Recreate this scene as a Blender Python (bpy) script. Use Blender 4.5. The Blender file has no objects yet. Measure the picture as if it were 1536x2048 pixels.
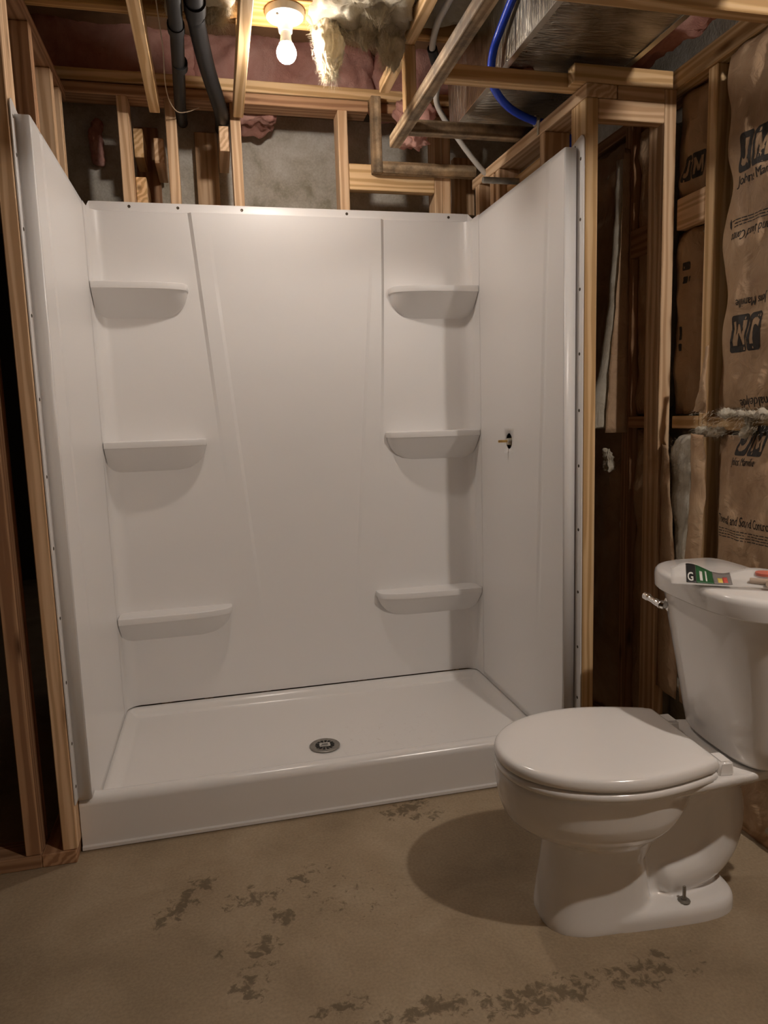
import bpy, bmesh, math, random
from mathutils import Vector, Matrix, Euler, noise
from mathutils.bvhtree import BVHTree
random.seed(7)
sc = bpy.context.scene
COL = sc.collection

# ------------------------------------------------------------------ camera
cam_d = bpy.data.cameras.new('camera'); cam = bpy.data.objects.new('camera', cam_d); COL.objects.link(cam)
CP = Vector((0.4419, -2.0214, 1.1996)); YAW, PITCH, ROLL, FPX = 0.2270, 0.1337, -0.0305, 1417.54
fwd = Vector((math.sin(YAW)*math.cos(PITCH), math.cos(YAW)*math.cos(PITCH), -math.sin(PITCH)))
rgt = Vector((math.cos(YAW), -math.sin(YAW), 0)); upv = rgt.cross(fwd)
r2 = rgt*math.cos(ROLL) + upv*math.sin(ROLL); u2 = -rgt*math.sin(ROLL) + upv*math.cos(ROLL)
M = Matrix((r2, u2, -fwd)).transposed().to_4x4(); M.translation = CP
cam.matrix_world = M
cam_d.sensor_fit = 'VERTICAL'; cam_d.sensor_height = 36.0; cam_d.lens = FPX/2048*36.0
cam_d.clip_start = 0.01
sc.camera = cam
# ------------------------------------------------------------------ world, exposure
w = bpy.data.worlds.new('world'); sc.world = w; w.use_nodes = True
w.node_tree.nodes['Background'].inputs[0].default_value = (1.0, .82, .64, 1)
w.node_tree.nodes['Background'].inputs[1].default_value = .012
sc.view_settings.view_transform = 'Standard'; sc.view_settings.look = 'None'
sc.view_settings.gamma = 1.0; sc.view_settings.use_curve_mapping = False
sc.view_settings.exposure = 2.92
sc.cycles.use_denoising = True
sc.cycles.sample_clamp_indirect = 4.0
sc.cycles.diffuse_bounces = 4; sc.cycles.glossy_bounces = 3; sc.cycles.max_bounces = 6
sc.cycles.caustics_reflective = False; sc.cycles.caustics_refractive = False
sc.cycles.use_adaptive_sampling = True; sc.cycles.adaptive_threshold = .08
BULB1 = 78.0      # emission of the visible ceiling bulb
BULB2 = 310.0      # emission of the second ceiling bulb, behind the camera
LAMPCOL = (1.0, .90, .81, 1)

# ------------------------------------------------------------------ materials
def mat(name):
    m = bpy.data.materials.new(name); m.use_nodes = True
    nt = m.node_tree; b = nt.nodes['Principled BSDF']
    return m, nt, b
def N(nt, t, **kw):
    n = nt.nodes.new(t)
    for k, v in kw.items():
        if k.startswith('i_'):
            key = k[2:]; key = int(key) if key.isdigit() else key.replace('_', ' ')
            n.inputs[key].default_value = v
        else: setattr(n, k, v)
    return n
def L(nt, a, b): nt.links.new(a, b)
def ramp(nt, stops, fac=None):
    r = nt.nodes.new('ShaderNodeValToRGB'); e = r.color_ramp.elements
    while len(e) > 1: e.remove(e[-1])
    e[0].position = stops[0][0]; e[0].color = (*stops[0][1], 1)
    for p, c in stops[1:]:
        x = e.new(p); x.color = (*c, 1)
    if fac is not None: L(nt, fac, r.inputs[0])
    return r
def bump(nt, b, h, s=.2, d=.002):
    n = N(nt, 'ShaderNodeBump'); n.inputs['Strength'].default_value = s; n.inputs['Distance'].default_value = d
    L(nt, h, n.inputs['Height']); L(nt, n.outputs[0], b.inputs['Normal']); return n
def plain(name, col, rough=.5, metal=0.0, spec=.5, noise_amt=0, nscale=20, bumpd=0, coat=0):
    m, nt, b = mat(name)
    b.inputs['Base Color'].default_value = (*col, 1); b.inputs['Roughness'].default_value = rough
    b.inputs['Metallic'].default_value = metal; b.inputs['Specular IOR Level'].default_value = spec
    b.inputs['Coat Weight'].default_value = coat
    if noise_amt or bumpd:
        tc = N(nt, 'ShaderNodeTexCoord'); n = N(nt, 'ShaderNodeTexNoise', i_Scale=nscale, i_Detail=6.0)
        L(nt, tc.outputs['Object'], n.inputs['Vector'])
        if noise_amt:
            r = ramp(nt, [(.3, tuple(c*(1-noise_amt) for c in col)), (.7, tuple(min(1, c*(1+noise_amt)) for c in col))], n.outputs[0])
            L(nt, r.outputs[0], b.inputs['Base Color'])
        if bumpd: bump(nt, b, n.outputs[0], .5, bumpd)
    return m

def wood(name, c_dark, c_mid, c_light, grime=0.0, grime_col=(.05, .04, .03)):
    m, nt, b = mat(name)
    tc = N(nt, 'ShaderNodeTexCoord'); oi = N(nt, 'ShaderNodeObjectInfo')
    mul = N(nt, 'ShaderNodeMath', operation='MULTIPLY'); L(nt, oi.outputs['Random'], mul.inputs[0]); mul.inputs[1].default_value = 13.0
    add = N(nt, 'ShaderNodeVectorMath', operation='ADD'); L(nt, tc.outputs['Object'], add.inputs[0]); L(nt, mul.outputs[0], add.inputs[1])
    # growth rings: slow along the board (local z), tight across
    mp = N(nt, 'ShaderNodeMapping'); mp.inputs['Scale'].default_value = (1, 1, .06); L(nt, add.outputs[0], mp.inputs[0])
    wv = N(nt, 'ShaderNodeTexWave', wave_type='RINGS', rings_direction='Z', i_Scale=17.0, i_Distortion=9.0, i_Detail=3.0)
    wv.inputs['Detail Scale'].default_value = 1.1; L(nt, mp.outputs[0], wv.inputs[0])
    mp2 = N(nt, 'ShaderNodeMapping'); mp2.inputs['Scale'].default_value = (220, 220, 5); L(nt, add.outputs[0], mp2.inputs[0])
    fine = N(nt, 'ShaderNodeTexNoise', i_Scale=1.0, i_Detail=3.0); L(nt, mp2.outputs[0], fine.inputs[0])
    mix = N(nt, 'ShaderNodeMath', operation='MULTIPLY_ADD'); L(nt, fine.outputs[0], mix.inputs[0]); mix.inputs[1].default_value = .45
    L(nt, wv.outputs['Fac'], mix.inputs[2])
    cr = ramp(nt, [(.15, c_light), (.6, c_mid), (1.05 if False else 1.0, c_dark)], mix.outputs[0])
    # broad tone shift per board
    hs = N(nt, 'ShaderNodeHueSaturation'); L(nt, cr.outputs[0], hs.inputs['Color'])
    mr = N(nt, 'ShaderNodeMapRange'); L(nt, oi.outputs['Random'], mr.inputs[0]); mr.inputs[3].default_value = .86; mr.inputs[4].default_value = 1.12
    L(nt, mr.outputs[0], hs.inputs['Value'])
    # knots
    mp3 = N(nt, 'ShaderNodeMapping'); mp3.inputs['Scale'].default_value = (9, 9, 2.6); L(nt, add.outputs[0], mp3.inputs[0])
    vo = N(nt, 'ShaderNodeTexVoronoi', i_Scale=1.0); L(nt, mp3.outputs[0], vo.inputs[0])
    kr = ramp(nt, [(.03, (1, 1, 1)), (.13, (0, 0, 0))], vo.outputs['Distance'])
    mk = N(nt, 'ShaderNodeMixRGB'); L(nt, kr.outputs[0], mk.inputs[0]); L(nt, hs.outputs[0], mk.inputs[1])
    mk.inputs[2].default_value = (c_dark[0]*.45, c_dark[1]*.4, c_dark[2]*.35, 1)
    out = mk
    if grime:
        gn = N(nt, 'ShaderNodeTexNoise', i_Scale=9.0, i_Detail=8.0, i_Roughness=.7); L(nt, add.outputs[0], gn.inputs[0])
        gr = ramp(nt, [(.45-.12*grime, (0, 0, 0)), (.68, (grime,)*3)], gn.outputs[0])
        g = N(nt, 'ShaderNodeMixRGB'); L(nt, gr.outputs[0], g.inputs[0]); L(nt, mk.outputs[0], g.inputs[1]); g.inputs[2].default_value = (*grime_col, 1)
        out = g
    L(nt, out.outputs[0], b.inputs['Base Color'])
    b.inputs['Roughness'].default_value = .68; b.inputs['Specular IOR Level'].default_value = .3
    bump(nt, b, mix.outputs[0], .25, .0008)
    return m
W_FRESH = wood('fresh_lumber', (.56, .35, .195), (.72, .49, .295), (.78, .555, .35))
W_YELLOW = wood('yellow_lumber', (.56, .345, .155), (.74, .50, .26), (.80, .57, .32))
W_ORANGE = wood('bulb_lit_joist_lumber', (.36, .18, .055), (.50, .28, .09), (.58, .34, .13))  # orange glow of the near bulb is put into this colour
W_BROWN = wood('brown_and_shaded_lumber', (.30, .155, .08), (.42, .235, .125), (.48, .285, .16))  # brown lumber, also used to paint shade into some studs
W_MOLD = wood('weathered_lumber', (.40, .26, .14), (.58, .41, .24), (.66, .49, .31), grime=.95)

def fibre(name, c1, c2, c3, sc1=6, bd=.01):
    m, nt, b = mat(name)
    tc = N(nt, 'ShaderNodeTexCoord')
    n1 = N(nt, 'ShaderNodeTexNoise', i_Scale=sc1, i_Detail=8.0, i_Roughness=.65, i_Distortion=.8); L(nt, tc.outputs['Object'], n1.inputs[0])
    r = ramp(nt, [(.3, c1), (.5, c2), (.72, c3)], n1.outputs[0]); L(nt, r.outputs[0], b.inputs['Base Color'])
    mp = N(nt, 'ShaderNodeMapping'); mp.inputs['Scale'].default_value = (1, 2.4, .8); mp.inputs['Rotation'].default_value = (.4, .5, .3); L(nt, tc.outputs['Object'], mp.inputs[0])
    n2 = N(nt, 'ShaderNodeTexNoise', i_Scale=60.0, i_Detail=6.0, i_Roughness=.7, i_Distortion=2.0); L(nt, mp.outputs[0], n2.inputs[0])
    b.inputs['Roughness'].default_value = 1; b.inputs['Specular IOR Level'].default_value = .05
    bump(nt, b, n2.outputs[0], .7, bd)
    tr = N(nt, 'ShaderNodeBsdfTranslucent'); L(nt, r.outputs[0], tr.inputs[0])
    mx = N(nt, 'ShaderNodeMixShader'); mx.inputs[0].default_value = .28; L(nt, b.outputs[0], mx.inputs[1]); L(nt, tr.outputs[0], mx.inputs[2])
    L(nt, mx.outputs[0], nt.nodes['Material Output'].inputs['Surface'])
    return m
F_PINK = fibre('pink_fibreglass', (.54, .25, .20), (.74, .40, .33), (.84, .54, .46))
F_CREAM = fibre('cream_fibreglass', (.62, .51, .33), (.76, .67, .50), (.84, .78, .66))
F_WHITE = fibre('white_fibreglass', (.60, .52, .40), (.78, .71, .58), (.88, .83, .73), 10)

def paper_mat():
    m, nt, b = mat('kraft_paper')
    tc = N(nt, 'ShaderNodeTexCoord')
    n1 = N(nt, 'ShaderNodeTexNoise', i_Scale=5.0, i_Detail=7.0, i_Distortion=1.2); L(nt, tc.outputs['Object'], n1.inputs[0])
    r = ramp(nt, [(.3, (.37, .235, .14)), (.55, (.46, .31, .19)), (.75, (.53, .375, .24))], n1.outputs[0]); L(nt, r.outputs[0], b.inputs['Base Color'])
    n2 = N(nt, 'ShaderNodeTexNoise', i_Scale=14.0, i_Detail=5.0, i_Distortion=2.5); L(nt, tc.outputs['Object'], n2.inputs[0])
    b.inputs['Roughness'].default_value = .62; b.inputs['Specular IOR Level'].default_value = .3
    bump(nt, b, n2.outputs[0], .5, .012)
    return m
PAPER = paper_mat()
INK = plain('dark_print_ink', (.028, .022, .018), .7)

def shower_mat(name, rough):
    m, nt, b = mat(name)
    b.inputs['Base Color'].default_value = (.80, .78, .765, 1); b.inputs['Roughness'].default_value = rough
    b.inputs['Specular IOR Level'].default_value = .5
    tc = N(nt, 'ShaderNodeTexCoord'); n = N(nt, 'ShaderNodeTexNoise', i_Scale=6.0, i_Detail=2.0); L(nt, tc.outputs['Object'], n.inputs[0])
    bump(nt, b, n.outputs[0], .06, .004)
    return m
WHITE = shower_mat('white_acrylic', .34)
def pan_mat():
    m, nt, b = mat('white_pan_acrylic')
    tc = N(nt, 'ShaderNodeTexCoord')
    # faint boot dust on the floor of the pan, right of the drain
    n = N(nt, 'ShaderNodeTexNoise', i_Scale=34.0, i_Detail=9.0, i_Roughness=.8, i_Distortion=1.0); L(nt, tc.outputs['Object'], n.inputs[0])
    sub = N(nt, 'ShaderNodeVectorMath', operation='SUBTRACT'); L(nt, tc.outputs['Object'], sub.inputs[0]); sub.inputs[1].default_value = (.98, .36, .07)
    sca = N(nt, 'ShaderNodeVectorMath', operation='MULTIPLY'); L(nt, sub.outputs[0], sca.inputs[0]); sca.inputs[1].default_value = (2.6, 4.0, 3)
    ln = N(nt, 'ShaderNodeVectorMath', operation='LENGTH'); L(nt, sca.outputs[0], ln.inputs[0])
    mr = N(nt, 'ShaderNodeMapRange'); L(nt, ln.outputs['Value'], mr.inputs[0]); mr.inputs[1].default_value = 1; mr.inputs[2].default_value = 0
    th = ramp(nt, [(.56, (0, 0, 0)), (.72, (.55, .55, .55))], n.outputs[0])
    mm = N(nt, 'ShaderNodeMath', operation='MULTIPLY'); L(nt, th.outputs[0], mm.inputs[0]); L(nt, mr.outputs[0], mm.inputs[1])
    mx = N(nt, 'ShaderNodeMixRGB'); L(nt, mm.outputs[0], mx.inputs[0]); mx.inputs[1].default_value = (.80, .775, .75, 1); mx.inputs[2].default_value = (.36, .30, .24, 1)
    L(nt, mx.outputs[0], b.inputs['Base Color']); b.inputs['Roughness'].default_value = .22
    return m
PAN = pan_mat()
CERAMIC = plain('white_ceramic', (.80, .77, .74), .10, coat=.3)
SEATW = plain('white_seat_plastic', (.82, .79, .76), .16)
CHROME = plain('chrome', (.8, .79, .77), .12, 1.0)
BRASS = plain('brass', (.62, .42, .16), .3, 1.0)
STEEL = plain('grey_steel', (.32, .30, .27), .42, .9, noise_amt=.15, nscale=60)
SCREWM = plain('dark_screw', (.09, .07, .05), .45, .7)
BLACKP = plain('black_plastic_pipe', (.013, .012, .012), .5, spec=.25)
BLUEP = plain('blue_tubing', (.02, .085, .80), .3)
WHITEP = plain('white_tubing', (.58, .55, .50), .4)
GREYPIPE = plain('dusty_white_pipe', (.36, .34, .29), .55, .0, noise_amt=.35, nscale=30)
PORC = plain('white_porcelain', (.52, .50, .46), .25)
DARK = plain('black_void', (.01, .009, .008), .8)
WIREM = plain('beige_wire', (.45, .33, .22), .6)
SUBFLOOR = plain('subfloor_board', (.24, .14, .07), .8, noise_amt=.3, nscale=9)
def duct_mat():
    m, nt, b = mat('galvanised_duct')
    tc = N(nt, 'ShaderNodeTexCoord')
    n = N(nt, 'ShaderNodeTexNoise', i_Scale=7.0, i_Detail=6.0, i_Distortion=1.0); L(nt, tc.outputs['Object'], n.inputs[0])
    r = ramp(nt, [(.3, (.26, .23, .18)), (.55, (.55, .52, .45)), (.75, (.78, .75, .69))], n.outputs[0]); L(nt, r.outputs[0], b.inputs['Base Color'])
    b.inputs['Metallic'].default_value = 1.0
    rr = N(nt, 'ShaderNodeMapRange'); L(nt, n.outputs[0], rr.inputs[0]); rr.inputs[3].default_value = .20; rr.inputs[4].default_value = .42; L(nt, rr.outputs[0], b.inputs['Roughness'])
    mp = N(nt, 'ShaderNodeMapping'); mp.inputs['Scale'].default_value = (1, 5, .7); mp.inputs['Rotation'].default_value = (.5, 0, 0); L(nt, tc.outputs['Object'], mp.inputs[0])
    n2 = N(nt, 'ShaderNodeTexNoise', i_Scale=12.0, i_Detail=5.0, i_Distortion=1.5); L(nt, mp.outputs[0], n2.inputs[0])
    bump(nt, b, n2.outputs[0], .6, .014)
    return m
DUCT = duct_mat()
def concrete(name, stops, scale, stains=None, rough=.85, bd=.002):
    m, nt, b = mat(name)
    tc = N(nt, 'ShaderNodeTexCoord'); V = tc.outputs['Object']
    n1 = N(nt, 'ShaderNodeTexNoise', i_Scale=scale, i_Detail=10.0, i_Roughness=.62, i_Distortion=.4); L(nt, V, n1.inputs[0])
    r = ramp(nt, stops, n1.outputs[0])
    n2 = N(nt, 'ShaderNodeTexNoise', i_Scale=140.0, i_Detail=3.0); L(nt, V, n2.inputs[0])
    g = N(nt, 'ShaderNodeMixRGB', blend_type='OVERLAY'); g.inputs[0].default_value = .28; L(nt, r.outputs[0], g.inputs[1]); L(nt, n2.outputs[0], g.inputs[2])
    out = g.outputs[0]
    if stains:
        ns = N(nt, 'ShaderNodeTexNoise', i_Scale=38.0, i_Detail=9.0, i_Roughness=.66, i_Distortion=.5); L(nt, V, ns.inputs[0])
        tot = None
        for (x, y, rx, ry, ang, s) in stains:
            mp = N(nt, 'ShaderNodeMapping', vector_type='TEXTURE'); mp.inputs['Location'].default_value = (x, y, 0); mp.inputs['Rotation'].default_value = (0, 0, ang)
            mp.inputs['Scale'].default_value = (rx, ry, 1); L(nt, V, mp.inputs[0])
            ln = N(nt, 'ShaderNodeVectorMath', operation='LENGTH'); L(nt, mp.outputs[0], ln.inputs[0])
            mr = N(nt, 'ShaderNodeMapRange'); L(nt, ln.outputs['Value'], mr.inputs[0]); mr.inputs[1].default_value = 1.0; mr.inputs[2].default_value = .15; mr.inputs[4].default_value = s
            if tot is None: tot = mr.outputs[0]
            else:
                a = N(nt, 'ShaderNodeMath', operation='MAXIMUM'); L(nt, tot, a.inputs[0]); L(nt, mr.outputs[0], a.inputs[1]); tot = a.outputs[0]
        # blotches break up where the noise is high
        ad = N(nt, 'ShaderNodeMath', operation='MULTIPLY_ADD'); L(nt, tot, ad.inputs[0]); ad.inputs[1].default_value = .26; L(nt, ns.outputs[0], ad.inputs[2])
        th = ramp(nt, [(.66, (0, 0, 0)), (.75, (.68, .68, .68))], ad.outputs[0])
        gate = N(nt, 'ShaderNodeMath', operation='MULTIPLY'); L(nt, th.outputs[0], gate.inputs[0])
        st = N(nt, 'ShaderNodeMath', operation='GREATER_THAN'); L(nt, tot, st.inputs[0]); st.inputs[1].default_value = .001; L(nt, st.outputs[0], gate.inputs[1])
        mx = N(nt, 'ShaderNodeMixRGB'); L(nt, gate.outputs[0], mx.inputs[0]); L(nt, out, mx.inputs[1]); mx.inputs[2].default_value = (.075, .05, .022, 1)
        out = mx.outputs[0]
    L(nt, out, b.inputs['Base Color']); b.inputs['Roughness'].default_value = rough
    bump(nt, b, n2.outputs[0], .3, bd)
    return m
STAINS = [(.29, -.30, .06, .15, -.5, 1.0), (.34, -.24, .05, .05, 0, 1.0), (.24, -.36, .05, .05, 0, .9), (.46, -.33, .14, .07, .1, .85), (.58, -.29, .09, .05, 0, .8), (.62, -.26, .07, .05, 0, .75),
          (.47, -.52, .07, .10, -.3, 1.0), (.53, -.42, .06, .07, 0, .9), (.44, -.62, .07, .07, 0, 1.0), (.37, -.50, .04, .04, 0, .8),
          (.94, -.035, .16, .08, .3, .95), (1.0, -.09, .12, .06, 0, .8), (.62, -.72, .10, .05, 0, .8), (.80, -.77, .2, .05, 0, 1.0), (1.02, -.80, .25, .07, 0, 1.05), (.70, -.40, .3, .2, 0, .42), (1.25, -.80, .2, .08, 0, .9), (1.32, -.76, .04, .025, 0, 1.0)]
FLOORM = concrete('stained_concrete_floor', [(.28, (.225, .165, .100)), (.5, (.315, .235, .148)), (.72, (.385, .30, .20))], 3.2, STAINS, .8)
PITS = None
CONC = concrete('grey_foundation_concrete', [(.30, (.33, .29, .21)), (.45, (.52, .48, .40)), (.6, (.62, .585, .515)), (.72, (.70, .67, .60))], 7.5, PITS, bd=.004)

# ------------------------------------------------------------------ builders
def link(name, me, m=None, parent=None, smooth=None):
    o = bpy.data.objects.new(name, me); COL.objects.link(o)
    if m is not None:
        for x in (m if isinstance(m, (list, tuple)) else [m]): me.materials.append(x)
    if parent is not None: o.parent = parent
    if smooth is not None:
        for p in me.polygons: p.use_smooth = True
        me.set_sharp_from_angle(angle=math.radians(smooth))
    return o
def pyd(name, v, f, m=None, parent=None, smooth=None, mi=None):
    me = bpy.data.meshes.new(name); me.from_pydata([tuple(p) for p in v], [], f); me.validate()
    bm = bmesh.new(); bm.from_mesh(me); bmesh.ops.recalc_face_normals(bm, faces=bm.faces); bm.to_mesh(me); bm.free()
    if mi:
        for p, k in zip(me.polygons, mi): p.material_index = k
    return link(name, me, m, parent, smooth)
def thing(name, label, cat, loc=(0, 0, 0), rotz=0, group=None, kind=None):
    o = bpy.data.objects.new(name, None); COL.objects.link(o); o.location = loc; o.rotation_euler = (0, 0, rotz)
    o.empty_display_size = .05
    return tag(o, label, cat, group, kind)
def tag(o, label=None, cat=None, group=None, kind=None):
    if label: o['label'] = label
    if cat: o['category'] = cat
    if group: o['group'] = group
    if kind: o['kind'] = kind
    return o
def board(name, lo, hi, m=W_FRESH, parent=None, rotz=0.0, bev=.0022, ends=None):
    """a sawn board filling lo..hi; grain runs along its longest side; rotz turns it about its own middle"""
    lo, hi = Vector(lo), Vector(hi); d = hi-lo; c = (lo+hi)/2
    k = max(range(3), key=lambda i: d[i])
    if k == 2: dim, R = (d.x, d.y, d.z), Matrix.Identity(3)
    elif k == 0: dim, R = (d.z, d.y, d.x), Matrix.Rotation(math.pi/2, 3, 'Y')
    else: dim, R = (d.x, d.z, d.y), Matrix.Rotation(-math.pi/2, 3, 'X')
    bm = bmesh.new(); bmesh.ops.create_cube(bm, size=1)
    for v in bm.verts: v.co = Vector((v.co.x*dim[0], v.co.y*dim[1], v.co.z*dim[2]))
    b = min(bev, min(dim)*.2)
    bmesh.ops.bevel(bm, geom=list(bm.edges), offset=b, segments=1, affect='EDGES')
    if ends:
        for v in bm.verts: ends(v, dim)
    me = bpy.data.meshes.new(name); bm.to_mesh(me); bm.free()
    o = link(name, me, m, parent)
    o.rotation_euler = (Matrix.Rotation(rotz, 3, 'Z') @ R).to_euler(); o.location = c
    return o
def beam(name, a, b, wid, hgt, m, parent=None, side=(0, 0, 1)):
    """board from point a to b"""
    a, b = Vector(a), Vector(b); d = b-a; z = d.normalized(); y = Vector(side); y = (y-z*y.dot(z)).normalized(); x = y.cross(z)
    o = board(name, (-wid/2, -hgt/2, -d.length/2), (wid/2, hgt/2, d.length/2), m, parent) if d.length > max(wid, hgt) else board(name, (-wid/2, -hgt/2, -d.length/2), (wid/2, hgt/2, d.length/2), m, parent)
    mm = Matrix((x, y, z)).transposed(); o.rotation_euler = mm.to_euler(); o.location = (a+b)/2
    return o
def tube_data(path, r, n=10, cap=True, closed_r=None):
    path = [Vector(p) for p in path]; v, f = [], []
    rs = r if isinstance(r, (list, tuple)) else [r]*len(path)
    t0 = (path[1]-path[0]).normalized(); ref = Vector((0, 0, 1)) if abs(t0.z) < .9 else Vector((1, 0, 0))
    nx = (ref-t0*ref.dot(t0)).normalized()
    for i, p in enumerate(path):
        t = (path[min(i+1, len(path)-1)]-path[max(i-1, 0)]).normalized()
        nx = (nx-t*nx.dot(t)).normalized(); ny = t.cross(nx)
        for k in range(n):
            a = 2*math.pi*k/n; v.append(p+(nx*math.cos(a)+ny*math.sin(a))*rs[i])
    for i in range(len(path)-1):
        for k in range(n):
            f.append((i*n+k, i*n+(k+1) % n, (i+1)*n+(k+1) % n, (i+1)*n+k))
    if cap: f.append(tuple(range(n))[::-1]); f.append(tuple(range((len(path)-1)*n, len(path)*n)))
    return v, f
def tube(name, path, r, m, parent=None, n=12, smooth=50):
    v, f = tube_data(path, r, n); return pyd(name, v, f, m, parent, smooth)
def spline(pts, k=8):
    pts = [Vector(p) for p in pts]; out = []
    for i in range(len(pts)-1):
        p0, p1, p2, p3 = pts[max(i-1, 0)], pts[i], pts[i+1], pts[min(i+2, len(pts)-1)]
        for j in range(k):
            t = j/k
            out.append(.5*((2*p1)+(p2-p0)*t+(2*p0-5*p1+4*p2-p3)*t*t+(3*p1-p0-3*p2+p3)*t**3))
    out.append(pts[-1]); return out
def lathe(name, prof, m, parent=None, n=32, axis='Z', loc=(0, 0, 0), smooth=35, rot=None):
    v, f = [], []
    for (r, h) in prof:
        for k in range(n):
            a = 2*math.pi*k/n; v.append(Vector((r*math.cos(a), r*math.sin(a), h)))
    for i in range(len(prof)-1):
        for k in range(n): f.append((i*n+k, i*n+(k+1) % n, (i+1)*n+(k+1) % n, (i+1)*n+k))
    f.append(tuple(range(n))); f.append(tuple(range((len(prof)-1)*n, len(prof)*n)))
    if rot is not None: v = [rot @ p for p in v]
    o = pyd(name, v, f, m, parent, smooth); o.location = loc; return o
RX = Matrix.Rotation(math.pi/2, 3, 'Y')      # lathe axis z -> x
RXN = Matrix.Rotation(-math.pi/2, 3, 'Y')    # z -> -x
RYN = Matrix.Rotation(math.pi/2, 3, 'X')     # z -> -y
def loft(rings, cap=True):
    v, f = [], []; n = len(rings[0])
    for r in rings: v += [Vector(p) for p in r]
    for i in range(len(rings)-1):
        for k in range(n): f.append((i*n+k, i*n+(k+1) % n, (i+1)*n+(k+1) % n, (i+1)*n+k))
    if cap: f.append(tuple(range(n))[::-1]); f.append(tuple(range((len(rings)-1)*n, len(rings)*n)))
    return v, f
def merge(*vf):
    V, F = [], []
    for v, f in vf:
        o = len(V); V += v; F += [tuple(i+o for i in x) for x in f]
    return V, F
def lump(name, lo, hi, m, parent=None, amp=.03, scale=5, seed=0, n=(24, 8, 12), rnd=.75, sag=None):
    """soft lumpy block: a subdivided box, rounded and pushed about by noise"""
    lo, hi = Vector(lo), Vector(hi); c = (lo+hi)/2; h = (hi-lo)/2
    bm = bmesh.new(); idx = {}; faces = []
    def vert(i, j, k):
        key = (i, j, k)
        if key not in idx:
            p = Vector((2*i/n[0]-1, 2*j/n[1]-1, 2*k/n[2]-1)); q = p.copy()
            s = max(abs(p.x), abs(p.y), abs(p.z))
            l = (abs(p.x)**4+abs(p.y)**4+abs(p.z)**4)**.25
            q = p*((1-rnd)+rnd*s/l)
            P = c+Vector((q.x*h.x, q.y*h.y, q.z*h.z))
            nn = Vector((p.x/h.x, p.y/h.y, p.z/h.z)).normalized() if True else p
            d = noise.fractal(P*scale+Vector((seed*7.3, seed*3.1, seed)), .9, 2.1, 4)
            d2 = noise.noise_vector(P*scale*1.7+Vector((seed, 5, 9)))
            d3 = noise.fractal(P*scale*4.5+Vector((seed, 2, 7)), .8, 2.2, 3)
            P = P+nn*(d*amp+d3*amp*.22)+d2*amp*.35
            if sag: P = sag(P)
            idx[key] = bm.verts.new(P)
        return idx[key]
    for ax in range(3):
        a, b = [x for x in range(3) if x != ax]
        for side in (0, n[ax]):
            for i in range(n[a]):
                for j in range(n[b]):
                    q = []
                    for (di, dj) in ((0, 0), (1, 0), (1, 1), (0, 1)):
                        t = [0, 0, 0]; t[ax] = side; t[a] = i+di; t[b] = j+dj; q.append(vert(*t))
                    try: bm.faces.new(q)
                    except ValueError: pass
    bmesh.ops.recalc_face_normals(bm, faces=bm.faces)
    me = bpy.data.meshes.new(name); bm.to_mesh(me); bm.free()
    return link(name, me, m, parent, 180)
def strands(name, roots, m, parent, length=(.03, .09), grav=.5, wid=.0011, curl=.5, seed=1):
    """loose glass fibres: thin three-sided curved hairs"""
    rr = random.Random(seed); V, F = [], []
    for (p, d) in roots:
        p = Vector(p); d = Vector(d).normalized(); Ln = rr.uniform(*length); seg = 5; pts = []
        q = p.copy(); dd = d.copy()
        for i in range(seg+1):
            pts.append(q.copy()); dd = (dd+Vector((rr.uniform(-1, 1), rr.uniform(-1, 1), rr.uniform(-1, 1)))*curl*.45+Vector((0, 0, -grav*.35))).normalized(); q = q+dd*Ln/seg
        v, f = tube_data(pts, [wid*(1-.75*i/seg) for i in range(seg+1)], 3, False)
        o = len(V); V += v; F += [tuple(i+o for i in x) for x in f]
    me = bpy.data.meshes.new(name); me.from_pydata([tuple(p) for p in V], [], F)
    o = link(name, me, m, parent); o['kind'] = 'stuff'; return o
def fuzz(objs, count, m, parent, length=(.006, .02), wid=.00035, seed=1, keep=None):
    """short stray fibres standing off the surface of soft lumps"""
    rr_ = random.Random(seed); pool = []
    for o in objs:
        for p in o.data.polygons:
            if keep is None or keep(p.center): pool.append((p.center.copy(), p.normal.copy(), p.area))
    if not pool: return
    picks = rr_.choices(pool, weights=[q[2] for q in pool], k=count); V, F = [], []
    for c, n_, a_ in picks:
        r_ = math.sqrt(a_); q = c+Vector((rr_.uniform(-1, 1), rr_.uniform(-1, 1), rr_.uniform(-1, 1)))*r_*.6
        d = (n_+Vector((rr_.uniform(-1, 1), rr_.uniform(-1, 1), rr_.uniform(-1.2, .6)))*.9).normalized(); Ln = rr_.uniform(*length)
        side = d.cross(Vector((rr_.uniform(-1, 1), rr_.uniform(-1, 1), rr_.uniform(-1, 1)))).normalized()*wid
        b0 = len(V)
        for k in range(4):
            V += [q-side*(1-k*.3), q+side*(1-k*.3)]
            d = (d+Vector((rr_.uniform(-1, 1), rr_.uniform(-1, 1), rr_.uniform(-1, 1)))*.55).normalized(); q = q+d*Ln/3
        for k in range(3): F.append((b0+2*k, b0+2*k+1, b0+2*k+3, b0+2*k+2))
    me = bpy.data.meshes.new('fuzz'); me.from_pydata([tuple(p) for p in V], [], F)
    o = link('fuzz', me, m, parent); o['kind'] = 'stuff'; return o
def copies(src, places, parent):
    """more of the same small part, sharing its mesh"""
    out = []
    for p in places:
        c = src.copy(); COL.objects.link(c); c.parent = parent; c.location = p; out.append(c)
    return out

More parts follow.
